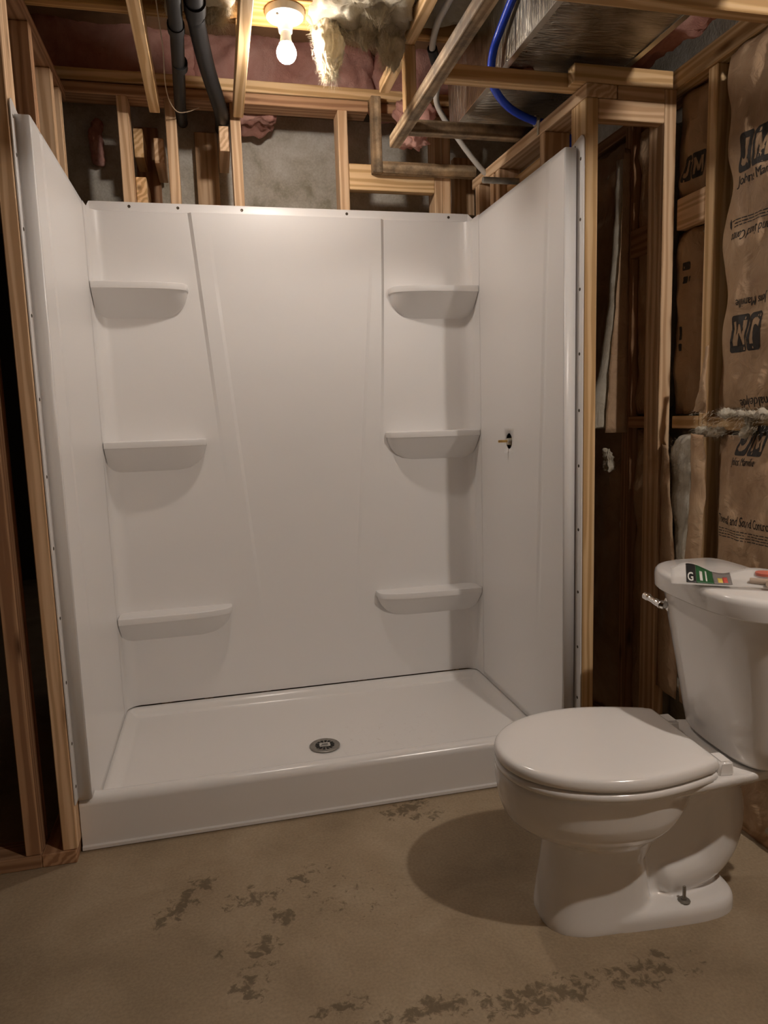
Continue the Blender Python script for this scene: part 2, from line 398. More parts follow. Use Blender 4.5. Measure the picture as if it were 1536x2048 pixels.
# ================================================================== STRUCTURE
def slab(name, lo, hi, m):
    lo, hi = Vector(lo), Vector(hi)
    v = [Vector((x, y, z)) for x in (lo.x, hi.x) for y in (lo.y, hi.y) for z in (lo.z, hi.z)]
    f = [(0, 1, 3, 2), (4, 6, 7, 5), (0, 4, 5, 1), (2, 3, 7, 6), (0, 2, 6, 4), (1, 5, 7, 3)]
    return tag(pyd(name, v, f, m), kind='structure')
BOUNCEW = plain('bounce_fill_white', (.78, .75, .70), .7)  # pale colour given to unseen walls as added bounce fill
slab('floor', (-2.6, -4.2, -.12), (3.4, 4.0, 0), FLOORM)
DIM = plain('shade_dark_wall', (.05, .04, .032), .9)  # shade of the unlit space at left, put into the wall colour
slab('wall_back', (-.32, 1.14, 0), (3.4, 1.34, 2.455), CONC)
slab('wall_far_back', (-2.6, 4.0, 0), (-.32, 4.2, 2.66), DIM)  # deeper space added so the gap behind the left studs stays dark
slab('wall_right', (1.925, -1.45, 0), (3.4, 1.14, 2.455), CONC)
slab('wall_far_right', (3.4, -4.2, 0), (3.6, 1.14, 2.66), BOUNCEW)
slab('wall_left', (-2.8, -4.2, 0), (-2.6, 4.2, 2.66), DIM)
slab('wall_front', (-2.6, -4.4, 0), (3.4, -4.2, 2.66), BOUNCEW)
ceil_ = slab('ceiling', (-2.6, -4.2, 2.64), (3.4, 4.2, 2.68), SUBFLOOR)
for y in (-3.33, -2.92, -2.51, -2.11, -1.70, -1.30, -.89, -.49, -.084, .322):
    board('joist', (-2.58, y, 2.402 if y < 0 else 2.402), (3.3 if y < -1.5 else 1.92, y+.038, 2.638), W_ORANGE, ceil_)

# ------------------------------------------------------------------ back stud wall
bw = thing('stud_wall', 'pale stud wall behind the shower, studs and plates against grey concrete', 'stud wall', (0, 0, 0))
ZP = 2.365
for (x0, x1) in ((.163, .202), (.328, .366), (.559, .597), (.963, 1.001), (1.347, 1.380), (1.3805, 1.414)):
    board('stud', (x0, .82, .04), (x1, .909, ZP), W_FRESH, bw)
board('bottom_plate', (.0, .82, .0), (1.5, .909, .038), W_FRESH, bw)
board('top_plate', (-.10, .82, ZP), (1.085, .909, 2.403), W_BROWN, bw)
board('top_plate', (1.13, .83, ZP+.003), (1.90, .909, 2.403), W_BROWN, bw)
board('top_plate', (-.10, .828, 2.411), (1.90, .917, 2.452), W_YELLOW, bw)
board('block', (1.002, .82, 2.077), (1.346, .858, 2.174), W_YELLOW, bw)
# furring boards flat on the concrete with short ties to the studs
board('furring_board', (.196, 1.10, .02), (.284, 1.138, 2.366), W_BROWN, bw)
board('furring_board', (.425, 1.10, .02), (.514, 1.138, 2.360), W_FRESH, bw)
board('tie_block', (.279, .872, 2.158), (.314, 1.099, 2.246), W_FRESH, bw)
board('tie_block', (.517, .85, 2.205), (.555, 1.099, 2.294), W_FRESH, bw)
board('tie_block', (.2035, .93, 2.195), (.238, 1.099, 2.298), W_YELLOW, bw)
board('tie_block', (.2035, .90, 1.99), (.242, 1.099, 2.115), W_YELLOW, bw)
board('stub_board', (1.455, .90, 2.02), (1.545, .938, 2.245), W_FRESH, bw)

# ------------------------------------------------------------------ left partition of the alcove (runs towards the back)
lw = thing('stud_wall', 'brown stud partition along the left side panel of the shower', 'stud wall', (0, 0, 0))
board('bottom_plate', (-.094, -.048, 0), (-.005, .815, .038), W_BROWN, lw)
board('stud', (-.040, -.045, .0385), (-.0015, .044, 2.329), W_FRESH, lw)
for y in (.295, .565, .700):
    board('stud', (-.092, y, .0385), (-.004, y+.038, 2.329), W_BROWN if y < .5 else W_FRESH, lw)  # nearer stud: shade of its unlit face painted as darker brown
board('top_plate', (-.094, -.048, 2.33), (-.004, .815, 2.368), W_BROWN, lw)
# far-left partition (runs to the left, front faces towards the camera)
fw = thing('stud_wall', 'bare stud wall running out of frame at the left edge', 'stud wall', (0, 0, 0))
board('bottom_plate', (-1.6, -.048, 0), (-.0945, .041, .038), W_BROWN, fw)
for x in (-.134, -.55, -.96):
    board('stud', (x, -.046, .0385), (x+.039, .041, 2.329), W_BROWN, fw)
board('top_plate', (-1.6, -.048, 2.33), (-.0945, .041, 2.368), W_BROWN, fw)

# ------------------------------------------------------------------ right partition of the alcove
rw = thing('stud_wall', 'pale stud partition with open top plate right of the shower', 'stud wall', (0, 0, 0))
SK = math.atan2(.030, .86)          # it is not quite square to the back wall
def rx(y): return 1.531-.030*(y+.045)/.86
yc = .385
board('top_plate', (rx(yc), -.045, 2.092), (rx(yc)+.100, .815, 2.130), W_FRESH, rw, rotz=SK)
board('stud', (1.531, -.045, .0385), (1.570, .044, 2.0915), W_YELLOW, rw)
board('bottom_plate', (1.531, -.045, 0), (1.62, .815, .038), W_BROWN, rw)
for y in (.205, .555, .605):
    board('stud', (rx(y)+.001, y, .0385), (rx(y)+.089, y+.038, 2.0915), W_FRESH, rw)
board('stud', (1.4995, .735, .0385), (1.588, .773, 2.0915), W_FRESH, rw)
board('block', (1.540, .244, 2.0), (1.578, .554, 2.038), W_YELLOW, rw)
board('header', (1.5715, -.045, 2.035), (1.786, -.006, 2.0905), W_FRESH, rw)
board('header', (1.633, -.045, 2.091), (1.786, -.006, 2.1295), W_FRESH, rw)
# flat stud carrying the header against the outer wall
board('stud', (1.787, -.045, .0385), (1.826, .035, 2.1295), W_FRESH, rw)

# ------------------------------------------------------------------ outer wall on the right
ew = thing('stud_wall', 'outer stud wall with horizontal blocks and paper insulation behind the toilet', 'stud wall', (0, 0, 0))
for y in (-.213, -.62, .20, .60, -1.03, -1.42):
    board('stud', (1.833, y, .0385), (1.922, y+.039, 2.1295), W_YELLOW if y < 0 else W_BROWN, ew)  # studs inside the gap coloured darker to deepen its shade
board('bottom_plate', (1.833, -1.44, 0), (1.922, 1.1, .038), W_BROWN, ew)
board('nailer', (1.826, -1.44, 2.130), (1.866, .10, 2.190), W_YELLOW, ew)
board('top_plate', (1.867, -1.44, 2.130), (1.922, 1.1, 2.168), W_BROWN, ew)
board('block', (1.833, -.173, 1.730), (1.871, -.046, 1.820), W_FRESH, ew)
board('block', (1.833, -.173, 1.136), (1.871, -.046, 1.174), W_YELLOW, ew)
board('block', (1.833, .036, 1.136), (1.871, .199, 1.174), W_BROWN, ew)
board('block', (1.833, .036, 1.70), (1.871, .199, 1.79), W_BROWN, ew)
board('block', (1.833, -.619, 1.132), (1.871, -.214, 1.170), W_YELLOW, ew)

# ------------------------------------------------------------------ soffit frame and loose ceiling lumber
sf = thing('soffit_frame', 'weathered two-by-two frame hung under the metal duct', 'soffit frame', (0, 0, 0))
board('rail', (1.090, -1.2, 2.130), (1.127, .525, 2.170), W_MOLD, sf)
board('hanger', (1.090, .30, 2.1705), (1.127, .338, 2.3595), W_YELLOW, sf)
board('crosspiece', (1.1275, .0, 2.131), (1.535, .038, 2.172), W_YELLOW, sf)
board('crosspiece', (1.1275, .378, 2.131), (1.60, .416, 2.172), W_MOLD, sf)
board('crosspiece', (1.1275, -.437, 2.131), (1.8255, -.399, 2.172), W_YELLOW, sf)
board('crosspiece', (1.495, -.042, 2.1315), (1.815, -.0005, 2.182), W_YELLOW, sf)
board('wall_hanger', (1.088, .781, 2.134), (1.126, .819, 2.409), W_MOLD, sf)
board('wall_crosspiece', (1.1265, .781, 2.134), (1.51, .819, 2.176), W_MOLD, sf)
for (x, lab, z0) in ((.277, 'left of the two furring strips hanging under the ceiling joists', 2.300), (.570, 'furring strip under the joists just left of the light bulb', 2.302)):
    s = thing('furring_strip', lab, 'furring strip', (0, 0, 0), 0, 'furring strips')
    board('strip', (x, -1.4, z0), (x+.036, .79, 2.354), W_YELLOW, s)
    for y in (-1.30, -.89, -.49, -.084, .322): board('shim', (x+.001, y, 2.3545), (x+.035, y+.038, 2.4015), W_YELLOW, s)
s = board('ceiling_cleat', (1.088, -1.0, 2.360), (1.124, .645, 2.4), W_YELLOW); tag(s, 'long cleat under the joists holding the hanger of the soffit frame', 'cleat')

# ================================================================== SHOWER SURROUND
XL, XR = .0375, 1.487
su = thing('shower_surround', 'white three-piece shower surround with six moulded corner shelves', 'shower surround', (0, 0, 0))
ZT, ZB = 1.966, .0985
def sstep(a, b, x):
    t = max(0, min(1, (x-a)/(b-a))); return t*t*(3-2*t)
def back_panel():
    rows = 90; V, F = [], []
    zs = [ZB+(ZT-ZB)*i/rows for i in range(rows+1)]
    cols = None
    for z in zs:
        t = (ZT-z)/(ZT-.695)
        ribL = .385+.100*min(t, 1.45); ribR = 1.129-.02*t-.03*t*t
        fd = sstep(.80, 1.75, z); d1 = .014*fd
        s_w = .013
        gL = .452+.0845*(1.9-z); gR = 1.085-.075*(1.9-z)
        gd = .005*sstep(.28, .7, z)*sstep(1.95, 1.55, z)
        pts = [(XL+.0016, .705, 0), (XL+.0016, .74, 0)]
        R = .05
        for k in range(1, 9):
            a = math.pi/2*k/8; pts.append((XL+.0016+R-R*math.cos(a), .76+R*math.sin(a), 0))
        x0 = XL+.0016+R
        for k in range(1, 8): pts.append((x0+(ribL-x0)*k/8, .81, 0))
        pts += [(ribL-.001, .81, 0), (ribL, .81, 0), (ribL+s_w, .81-d1, 0), (ribL+s_w+.001, .81-d1, 0)]
        for k in range(1, 4): pts.append((ribL+s_w+(gL-ribL-s_w)*k/4, .81-d1, 0))
        pts += [(gL-.001, .81-d1, 0), (gL, .81-d1, 0), (gL+.012, .81-d1+gd, 0), (gL+.013, .81-d1+gd, 0)]
        for k in range(1, 12): pts.append((gL+.013+(gR-gL-.026)*k/12, .81-d1+gd, 0))
        pts += [(gR-.013, .81-d1+gd, 0), (gR-.012, .81-d1+gd, 0), (gR, .81-d1, 0), (gR+.001, .81-d1, 0)]
        for k in range(1, 3): pts.append((gR+(ribR-s_w-gR)*k/3, .81-d1, 0))
        pts += [(ribR-s_w-.001, .81-d1, 0), (ribR-s_w, .81-d1, 0), (ribR, .81, 0), (ribR+.001, .81, 0)]
        x1 = XR-.0016-R
        for k in range(1, 8): pts.append((ribR+(x1-ribR)*k/8, .81, 0))
        for k in range(0, 9):
            a = math.pi/2*k/8; pts.append((x1+R*math.sin(a), .76+R*math.cos(a), 0))
        pts += [(XR-.0016, .74, 0), (XR-.0016, .705, 0)]
        cols = len(pts); V += [Vector((p[0], p[1], z)) for p in pts]
    # rolled top edge up to the nailing flange
    for (dy, dz) in ((.004, .004), (.006, .012), (.006, .034)):
        base = V[rows*cols:(rows+1)*cols]
        for q in base:
            yy = min(.8165, q.y+dy+(.81-q.y)*1.0) if q.y > .77 else q.y
            V.append(Vector((q.x, yy, ZT+dz if q.y > .77 else ZT+min(dz, .004))))
    nr = rows+4
    for i in range(nr-1+0):
        for j in range(cols-1): F.append((i*cols+j, i*cols+j+1, (i+1)*cols+j+1, (i+1)*cols+j))
    o = pyd('back_panel', V, F, WHITE, su, 22)
    return o
back_panel()
def side_panel(sgn, X):
    """sgn=+1: left panel facing +x; -1: right panel facing -x"""
    VH = (.422, 1.097)                                   # valve hole on the right panel
    ys = [0.0, .004]; y = .02
    while y < .718: ys.append(y); y += .02
    ys.append(.718)
    zs = []; z = ZB
    while z < ZT: zs.append(z); z += .025
    zs.append(ZT)
    if sgn < 0:
        ys = sorted(set([q for q in ys if abs(q-VH[0]) > .045 or abs(q-VH[0]) > .05] + [VH[0]-.05, VH[0]-.025, VH[0], VH[0]+.025, VH[0]+.05]))
        ys = [q for q in ys if not (VH[0]-.05 < q < VH[0]+.05) or abs(abs(q-VH[0])-.025) < 1e-6 or abs(q-VH[0]) < 1e-6]
        zs = sorted(set([q for q in zs if not (VH[1]-.05 < q < VH[1]+.05)] + [VH[1]-.05, VH[1]-.025, VH[1], VH[1]+.025, VH[1]+.05]))
    def dep(y, z):                                       # tapering shallow groove near the front
        c = .095+.085*(1.96-z)/1.56; d = .0035*sstep(.35, .9, z)
        return -d*sstep(c-.005, c, y)*sstep(c+.023, c+.016, y)
    # extra columns following the groove are made by fine sampling
    ys2 = []
    for q in ys: ys2.append(q)
    q = .07
    while q < .24: ys2.append(q); q += .006
    ys = sorted(set(round(q, 4) for q in ys2)); ys = [q for i, q in enumerate(ys) if i == 0 or q-ys[i-1] > .0025]
    V, F = [], []; nc = len(ys)
    for z in zs:
        zz = z
        for y in ys: V.append(Vector((X+sgn*dep(y, z), y, max(z, .158) if (y < .05 and z < .158) else z)))
    for i in range(len(zs)-1):
        for j in range(nc-1):
            if sgn < 0 and VH[0]-.051 < ys[j] and ys[j+1] < VH[0]+.051 and VH[1]-.051 < zs[i] and zs[i+1] < VH[1]+.051: continue
            if zs[i+1] <= .158 and ys[j+1] <= .05: continue
            F.append((i*nc+j, i*nc+j+1, (i+1)*nc+j+1, (i+1)*nc+j))
    if sgn < 0:
        ring = [(k, p) for k, p in enumerate(V) if (abs(abs(p.y-VH[0])-.05) < 2e-4 and abs(p.z-VH[1]) < .0502) or (abs(abs(p.z-VH[1])-.05) < 2e-4 and abs(p.y-VH[0]) < .0502)]
        ring.sort(key=lambda kp: math.atan2(kp[1].z-VH[1], kp[1].y-VH[0])); rim = []
        for k, p in ring:
            a = math.atan2(p.z-VH[1], p.y-VH[0]); rim.append(len(V)); V.append(Vector((X, VH[0]+.029*math.cos(a), VH[1]+.029*math.sin(a))))
        m_ = len(ring)
        for i in range(m_): F.append((ring[i][0], ring[(i+1) % m_][0], rim[(i+1) % m_], rim[i]))
    # front return (faces the room) and nailing flange on the stud
    xo = X-sgn*.0345
    def strip(pts, z0, z1):
        b0 = len(V)
        for z in (z0, z1):
            for (x, y) in pts: V.append(Vector((x, y, z)))
        for j in range(len(pts)-1): F.append((b0+j, b0+j+1, b0+len(pts)+j+1, b0+len(pts)+j))
    strip([(X, 0.0), (X-sgn*.003, -.004), (xo, -.004), (xo, .02)], .158, ZT)
    b0 = len(V); V.extend([Vector((X, 0, ZT)), Vector((X-sgn*.003, -.004, ZT)), Vector((xo, -.004, ZT)), Vector((xo, .15, ZT)), Vector((X, .15, ZT))]); F.append((b0, b0+1, b0+2, b0+3, b0+4))
    o = pyd('side_panel', V, F, WHITE, su, 28)
    so = o.modifiers.new('thick', 'SOLIDIFY'); so.thickness = .0025; so.offset = 0
    # flange sheet: slightly proud of the stud, rounded top corner
    xf = -.0005+.0025 if sgn > 0 else 1.5285
    out = [(-.041, .165), (-.041, 1.965)]
    for k in range(7):
        a = math.pi-math.pi/2*k/6; out.append((-.041+.02+.02*math.cos(a), 1.975+.02*math.sin(a)))
    out += [(.03, 1.982), (.30, 1.9715), (.705, 1.968), (.705, .165)]
    n = len(out); v = [Vector((xf-.0015, a, b)) for a, b in out]+[Vector((xf+.0015, a, b)) for a, b in out]
    f = [tuple(range(n)), tuple(range(n, 2*n))]+[(i, (i+1) % n, n+(i+1) % n, n+i) for i in range(n)]
    fl = pyd('nailing_flange', v, f, WHITE, su)
    return xf
xfl = side_panel(1, XL); xfr = side_panel(-1, XR)
# corner shelves, each a moulded console lofted down into its corner
def shelf(sgn, X, zt, wid, dep, drop, lowr):
    rings = []; n = 20; cy = .811; cx = X+sgn*.004
    def outline(kx, ky, z, p):
        pts = [Vector((cx, cy, z))]
        for i in range(n+1):
            a = math.pi/2*i/n
            pts.append(Vector((cx+sgn*(wid-.004)*kx*max(0, math.cos(a))**p, cy-dep*ky*max(0, math.sin(a))**p, z)))
        return pts
    for kx, ky, dz, p in ((.985, .98, 0, .5), (.998, .997, -.002, .5), (1.0, 1.0, -.006, .5), (1.0, 1.0, -.022, .5), (.998, .995, -.0235, .5), (.99, .955, -.0245, .5), (.975, .78, -.024-drop*.22, .5), (.95, .56, -.024-drop*.46, .52), (.90, .33, -.024-drop*.70, .55), (.82, .13, -.024-drop*.90, .6), (.70, .02, -.024-drop, .7)):
        rings.append(outline(kx, ky, zt+dz, p))
    v, f = loft(rings)
    pyd('shelf', v, f, WHITE, su, 32)
for (zt, wid) in ((1.703, .333), (1.137, .366), (.478, .424)):
    shelf(1, XL, zt, wid, .102, .092, .25)
for (zt, wid) in ((1.703, .348), (1.137, .374), (.480, .436)):
    shelf(-1, XR, zt, wid, .102, .092, .25)
# flange screws
scr = lathe('screw', [(.0005, -.003), (.005, -.003), (.005, .0005), (.0035, .0012), (.0005, .0005)], SCREWM, su, 10, rot=RX)
scr.location = (xfl+.0015, -.022, 1.955)
copies(scr, [(xfl+.0015, -.022, z) for z in (1.865, 1.69, 1.48, 1.27, 1.07, .88, .69, .51, .335, .21)], su)
scr2 = lathe('screw', [(.0005, -.003), (.005, -.003), (.005, .0005), (.0035, .0012), (.0005, .0005)], SCREWM, su, 10, rot=RXN)
scr2.location = (xfr-.0015, -.022, 1.93)
copies(scr2, [(xfr-.0015, -.022, z) for z in (1.76, 1.56, 1.37, 1.20, 1.03, .83, .63, .45, .28)]+[(xfr-.0015, .012, 1.972)], su)
scr3 = lathe('screw', [(.0005, -.003), (.0055, -.003), (.0055, .0005), (.004, .0012), (.0005, .0005)], SCREWM, su, 10, rot=RYN)
scr3.location = (.181, .8155, 1.985)
copies(scr3, [(x, .8155, 1.985) for x in (.352, .584, .985, 1.40)], su)

# ------------------------------------------------------------------ shower pan
pn = thing('shower_pan', 'white acrylic shower base with low front threshold and round drain', 'shower base', (0, 0, 0))
def pan():
    nx, D = 96, .806; X1 = 1.5255
    ys = [0.0]; 
    prof = []            # (y, z) of the front edge going up from the floor
    prof += [(.004, .0), (.0, .003), (.0, .012), (.006, .015), (.006, .13)]
    for k in range(1, 9):
        a = math.pi/2*k/8; prof.append((.006+.026*(1-math.cos(a)), .13+.026*math.sin(a)))
    def hz(x, y):
        dx = min(x-.03, X1-.03-x); dy = .79-y
        dd = math.hypot(x-.746, y-.328)
        base = .058+.012*min(1, dd/.7)
        e = .095
        side = sstep(.055, .012, dx); back = sstep(.038, .006, dy)
        z = base+(e-base)*max(side, back)
        fr = sstep(.155, .035, y)
        return z+(.156-z)*fr
    yy = [.034+.006*i for i in range(0, 26)]+[.20+.02*i for i in range(0, 27)]+[.74+.006*i for i in range(0, 12)]
    xx = sorted(set([round(.001+.006*i, 4) for i in range(0, 16)]+[round(.10+.0331*i, 4) for i in range(0, 41)]+[round(X1-.001-.006*i, 4) for i in range(0, 16)]))
    V, F = [], []
    nc = len(xx)
    for (y, z) in prof:
        for x in xx: V.append(Vector((x, y, z)))
    for y in yy:
        for x in xx: V.append(Vector((x, y, hz(x, y))))
    nr = len(prof)+len(yy)
    for i in range(nr-1):
        for j in range(nc-1): F.append((i*nc+j, i*nc+j+1, (i+1)*nc+j+1, (i+1)*nc+j))
    # side skirts
    for j in (0, nc-1):
        b0 = len(V)
        for i in range(nr): V.append(Vector((V[i*nc+j].x, V[i*nc+j].y, 0)))
        for i in range(nr-1): F.append((i*nc+j, (i+1)*nc+j, b0+i+1, b0+i))
    b0 = len(V)
    for j in range(nc): V.append(Vector((xx[j], yy[-1], 0)))
    for j in range(nc-1): F.append(((nr-1)*nc+j, (nr-1)*nc+j+1, b0+j+1, b0+j))
    return pyd('pan_shell', V, F, PAN, pn, 30)
pan()
dz = .0600
dr = lathe('drain', [(.0005, .0), (.049, .0), (.053, .0015), (.053, .004), (.051, .0055), (.044, .0045), (.0005, .0045)], STEEL, pn, 40, loc=(.746, .328, dz))
def wedge(a):
    v = []
    for (r, w_) in ((.020, .0028), (.0335, .0046)):
        for s in (-1, 1): v.append(Vector((r*math.cos(a)-s*w_*math.sin(a), r*math.sin(a)+s*w_*math.cos(a), .0049)))
    return v+[p+Vector((0, 0, .0007)) for p in v]
me0 = None
for k in range(14):
    a = 2*math.pi*k/14
    if me0 is None:
        sl = pyd('drain_slot', wedge(0), [(0, 1, 3, 2), (4, 6, 7, 5), (0, 4, 5, 1), (2, 3, 7, 6), (0, 2, 6, 4), (1, 5, 7, 3)], DARK, dr); me0 = sl
    else:
        c = me0.copy(); COL.objects.link(c); c.parent = dr; c.rotation_euler = (0, 0, a)
def plate(name, lo, hi, m, parent, loc=None, rotz=0):
    lo, hi = Vector(lo), Vector(hi)
    v = [Vector((x, y, z)) for x in (lo.x, hi.x) for y in (lo.y, hi.y) for z in (lo.z, hi.z)]
    o = pyd(name, v, [(0, 1, 3, 2), (4, 6, 7, 5), (0, 4, 5, 1), (2, 3, 7, 6), (0, 2, 6, 4), (1, 5, 7, 3)], m, parent)
    if loc: o.location = loc
    o.rotation_euler = (0, 0, rotz); return o
STICK = plain('pale_sticker', (.55, .52, .47), .5)
plate('sticker', (-.0185, -.014, .0058), (.0185, .014, .0066), STICK, dr, rotz=-.06)
plate('sticker_print', (-.011, .000, .0066), (.011, .005, .0070), INK, dr, rotz=-.06)
for i in range(2): plate('sticker_print', (-.015, -.005-.004*i, .0066), (.013-.004*i, -.0035-.004*i, .0069), INK, dr, rotz=-.06)

# ------------------------------------------------------------------ valve in the right panel
va = thing('shower_valve', 'brass shower valve stem poking through the hole in the right panel', 'valve', (1.52, .422, 1.097))
lathe('valve_body', [(.0005, 0), (.019, 0), (.019, .026), (.014, .028), (.0005, .028)], BRASS, va, 16, rot=RXN, loc=(.004, 0, -.004))
lathe('cartridge', [(.0005, 0), (.012, 0), (.012, .018), (.0005, .018)], plain('ivory_plastic', (.6, .55, .45), .4), va, 14, rot=RXN, loc=(-.024, 0, -.002))
lathe('stem', [(.0005, 0), (.0048, 0), (.0048, .034), (.0035, .036), (.0005, .036)], BRASS, va, 10, rot=RXN, loc=(-.04, 0, 0))
# shower arm stub above the panel
sa = thing('shower_arm_stub', 'short dusty pipe stub sticking out above the right shower panel', 'pipe', (1.537, .45, 2.014))
lathe('pipe', [(.0005, 0), (.0108, 0), (.0108, .15), (.009, .152), (.0005, .150)], GREYPIPE, sa, 16, rot=RXN, loc=(.02, 0, 0))
lathe('elbow', [(.0005, 0), (.0155, 0), (.0155, .022), (.013, .026), (.0005, .026)], BRASS, sa, 14, rot=RXN, loc=(.036, 0, 0))
tube('supply_pipe', [(.03, 0, -.005), (.03, 0, -.6)], .0075, plain('copper', (.55, .25, .12), .35, 1.0), sa)

# ================================================================== TOILET
TO = thing('toilet', 'white two-piece toilet with closed lid standing loose on the concrete', 'toilet', (1.03, -.565, 0), math.radians(-4.5))
def egg(c, af, ab, b, z, n=2.2, N_=56):
    pts = []
    for k in range(N_):
        t = 2*math.pi*k/N_; cs, sn = math.cos(t), math.sin(t)
        a = ab if cs > 0 else af
        pts.append(Vector((c+a*math.copysign(abs(cs)**(2/n), cs), b*math.copysign(abs(sn)**(2/n), sn), z)))
    return pts
def bowlring(af, ab, b, z, n=2.2):
    r = egg(.255, af, ab, b, z, n)
    for p in r:                                   # the underside sweeps up towards the back
        k = sstep(.30, .46, p.x); p.z += k*max(0, .345-z)*.55
    return r
bowl = loft([bowlring(.12, .13, .085, .15), bowlring(.130, .14, .100, .205), bowlring(.172, .16, .124, .228), bowlring(.212, .178, .150, .250), bowlring(.236, .19, .168, .272), bowlring(.246, .197, .177, .30), bowlring(.252, .20, .182, .34), bowlring(.254, .202, .184, .370), bowlring(.250, .20, .180, .380)])
ped = loft([egg(.24, .142, .132, .100, -.008, 2.9), egg(.24, .142, .132, .100, .012, 2.9), egg(.24, .136, .124, .094, .06, 2.9), egg(.245, .130, .108, .088, .14, 2.9), egg(.25, .126, .095, .086, .24, 2.6)])
foot = loft([egg(.38, .22, .20, .104, -.008, 3.4), egg(.38, .22, .20, .104, .024, 3.4), egg(.38, .216, .196, .099, .037, 3.4), egg(.38, .20, .18, .085, .043, 3.4)])
def deckring(z, k, s0=.30, s1=.682):
    pts = []
    hw = lambda s_: .178-.145*max(0, s_-.36) if s_ < .60 else .143-.35*(s_-.60)
    ss = [s0+(s1-s0)*i/12 for i in range(13)]
    for q in ss: pts.append(Vector((q, hw(q)*k, z)))
    for q in ss[::-1]: pts.append(Vector((q, -hw(q)*k, z)))
    return pts
deck = loft([deckring(.30, .35, .38, .62), deckring(.335, .62, .35, .655), deckring(.360, .93, .32, .678), deckring(.368, .985), deckring(.382, 1.0), deckring(.386, .985)])
web = loft([egg(.43, .13, .12, .040, .02, 3), egg(.43, .13, .125, .042, .2, 3), egg(.44, .14, .14, .06, .34, 3)])
tp = spline([(.33, 0, .20), (.42, 0, .262), (.485, 0, .305), (.535, 0, .300), (.556, 0, .235), (.545, 0, .160), (.510, 0, .110), (.455, 0, .088), (.415, 0, .080), (.395, 0, .076), (.372, 0, .07)], 5)
def trr(i):
    q = i/(len(tp)-1); r_ = .056+.008*sstep(0, .5, q)
    return max(.006, r_*math.sqrt(max(0, 1-(max(0, q-.80)/.20)**2.4)))
trap = tube_data(tp, [trr(i) for i in range(len(tp))], 24)
V, F = merge(bowl, ped, foot, deck, web, trap)
bo = pyd('bowl', V, F, CERAMIC, TO)
rm = bo.modifiers.new('fuse', 'REMESH'); rm.mode = 'VOXEL'; rm.voxel_size = .0048; rm.use_smooth_shade = True
sm = bo.modifiers.new('soft', 'SMOOTH'); sm.iterations = 5; sm.factor = .5
def lidring(k, z):
    half = []
    for i in range(0, 25):
        a = math.pi/2*i/24; half.append((.255-.258*math.cos(a), .192*math.sin(a)**.94))
    wfun = lambda s_: .192-.042*((s_-.255)/.19)**1.7
    for i in range(1, 12): half.append((.255+.185*i/11, wfun(.255+.185*i/11)))
    wb = wfun(.44)
    for i in range(1, 7):
        a = math.pi/2*i/6; half.append((.44+.018*math.sin(a), wb-.004-.014*(1-math.cos(a))))
    for i in range(1, 6): half.append((.458, (wb-.018)*(1-i/5.5)))
    pts = [(x, y) for x, y in half]+[(x, -y) for x, y in half[::-1] if y > 1e-6]
    return [Vector((.25+(x-.25)*k, y*k-.012, z)) for x, y in pts]
v, f = loft([lidring(.955, .3835), lidring(.985, .3845), lidring(.998, .389), lidring(.998, .396), lidring(.985, .4005), lidring(.94, .402)])
seat = pyd('seat', v, f, SEATW, TO, 60)
v, f = loft([lidring(.955, .4065), lidring(.99, .4070), lidring(1.0, .410), lidring(1.003, .418), lidring(.997, .426), lidring(.98, .4315), lidring(.95, .434), lidring(.88, .4355), lidring(.6, .4375), lidring(.2, .438)])
lid = pyd('lid', v, f, SEATW, TO, 60)
for (q, t_) in ((.10, 0), (.34, .12), (.34, -.14)):
    lathe('seat_bumper', [(.0005, 0), (.008, 0), (.008, .0035), (.0005, .0035)], SEATW, seat, 10, loc=(q, t_, .3802))
    lathe('lid_bumper', [(.0005, 0), (.007, 0), (.007, .005), (.0005, .005)], SEATW, lid, 10, loc=(q, t_, .4018))
for t in (-.108, .108):
    bm = bmesh.new(); bmesh.ops.create_cube(bm, size=1)
    for q in bm.verts: q.co = Vector((q.co.x*.040*(1 if q.co.z < 0 else .8), q.co.y*.050, q.co.z*.036))
    bmesh.ops.bevel(bm, geom=list(bm.edges), offset=.005, segments=3, affect='EDGES')
    me = bpy.data.meshes.new('hinge'); bm.to_mesh(me); bm.free()
    h = link('hinge', me, SEATW, TO, 50); h.location = (.482, t-.012, .4005)
def tk(af, ab, b, z, c=.595, N_=80):
    pts = []
    for k in range(N_):
        t = 2*math.pi*k/N_; cs, sn = math.cos(t), math.sin(t)
        n, a = (6.0, ab) if cs > 0 else (2.75, af)
        pts.append(Vector((c+a*math.copysign(abs(cs)**(2/n), cs), -.012+b*math.copysign(abs(sn)**(2/n), sn), z)))
    return pts
v, f = loft([tk(.050, .05, .120, .3875), tk(.062, .06, .142, .390), tk(.072, .068, .156, .402), tk(.080, .071, .166, .45), tk(.100, .074, .184, .57), tk(.120, .077, .203, .68), tk(.130, .078, .213, .752)])
tank = pyd('tank', v, f, CERAMIC, TO, 60)
v, f = loft([tk(.122, .072, .206, .7530), tk(.147, .0865, .2295, .7530), tk(.150, .088, .232, .7560), tk(.151, .0885, .233, .785), tk(.149, .087, .231, .794), tk(.144, .084, .226, .7995), tk(.136, .078, .218, .802), tk(.05, .03, .1, .8035)])
tlid = pyd('tank_lid', v, f, CERAMIC, TO, 40)
lv = lathe('flush_lever', [(.0005, 0), (.0200, 0), (.0200, .005), (.016, .010), (.0095, .012), (.0095, .025), (.0005, .026)], CHROME, TO, 20, rot=RXN, loc=(.4935, .118, .708))
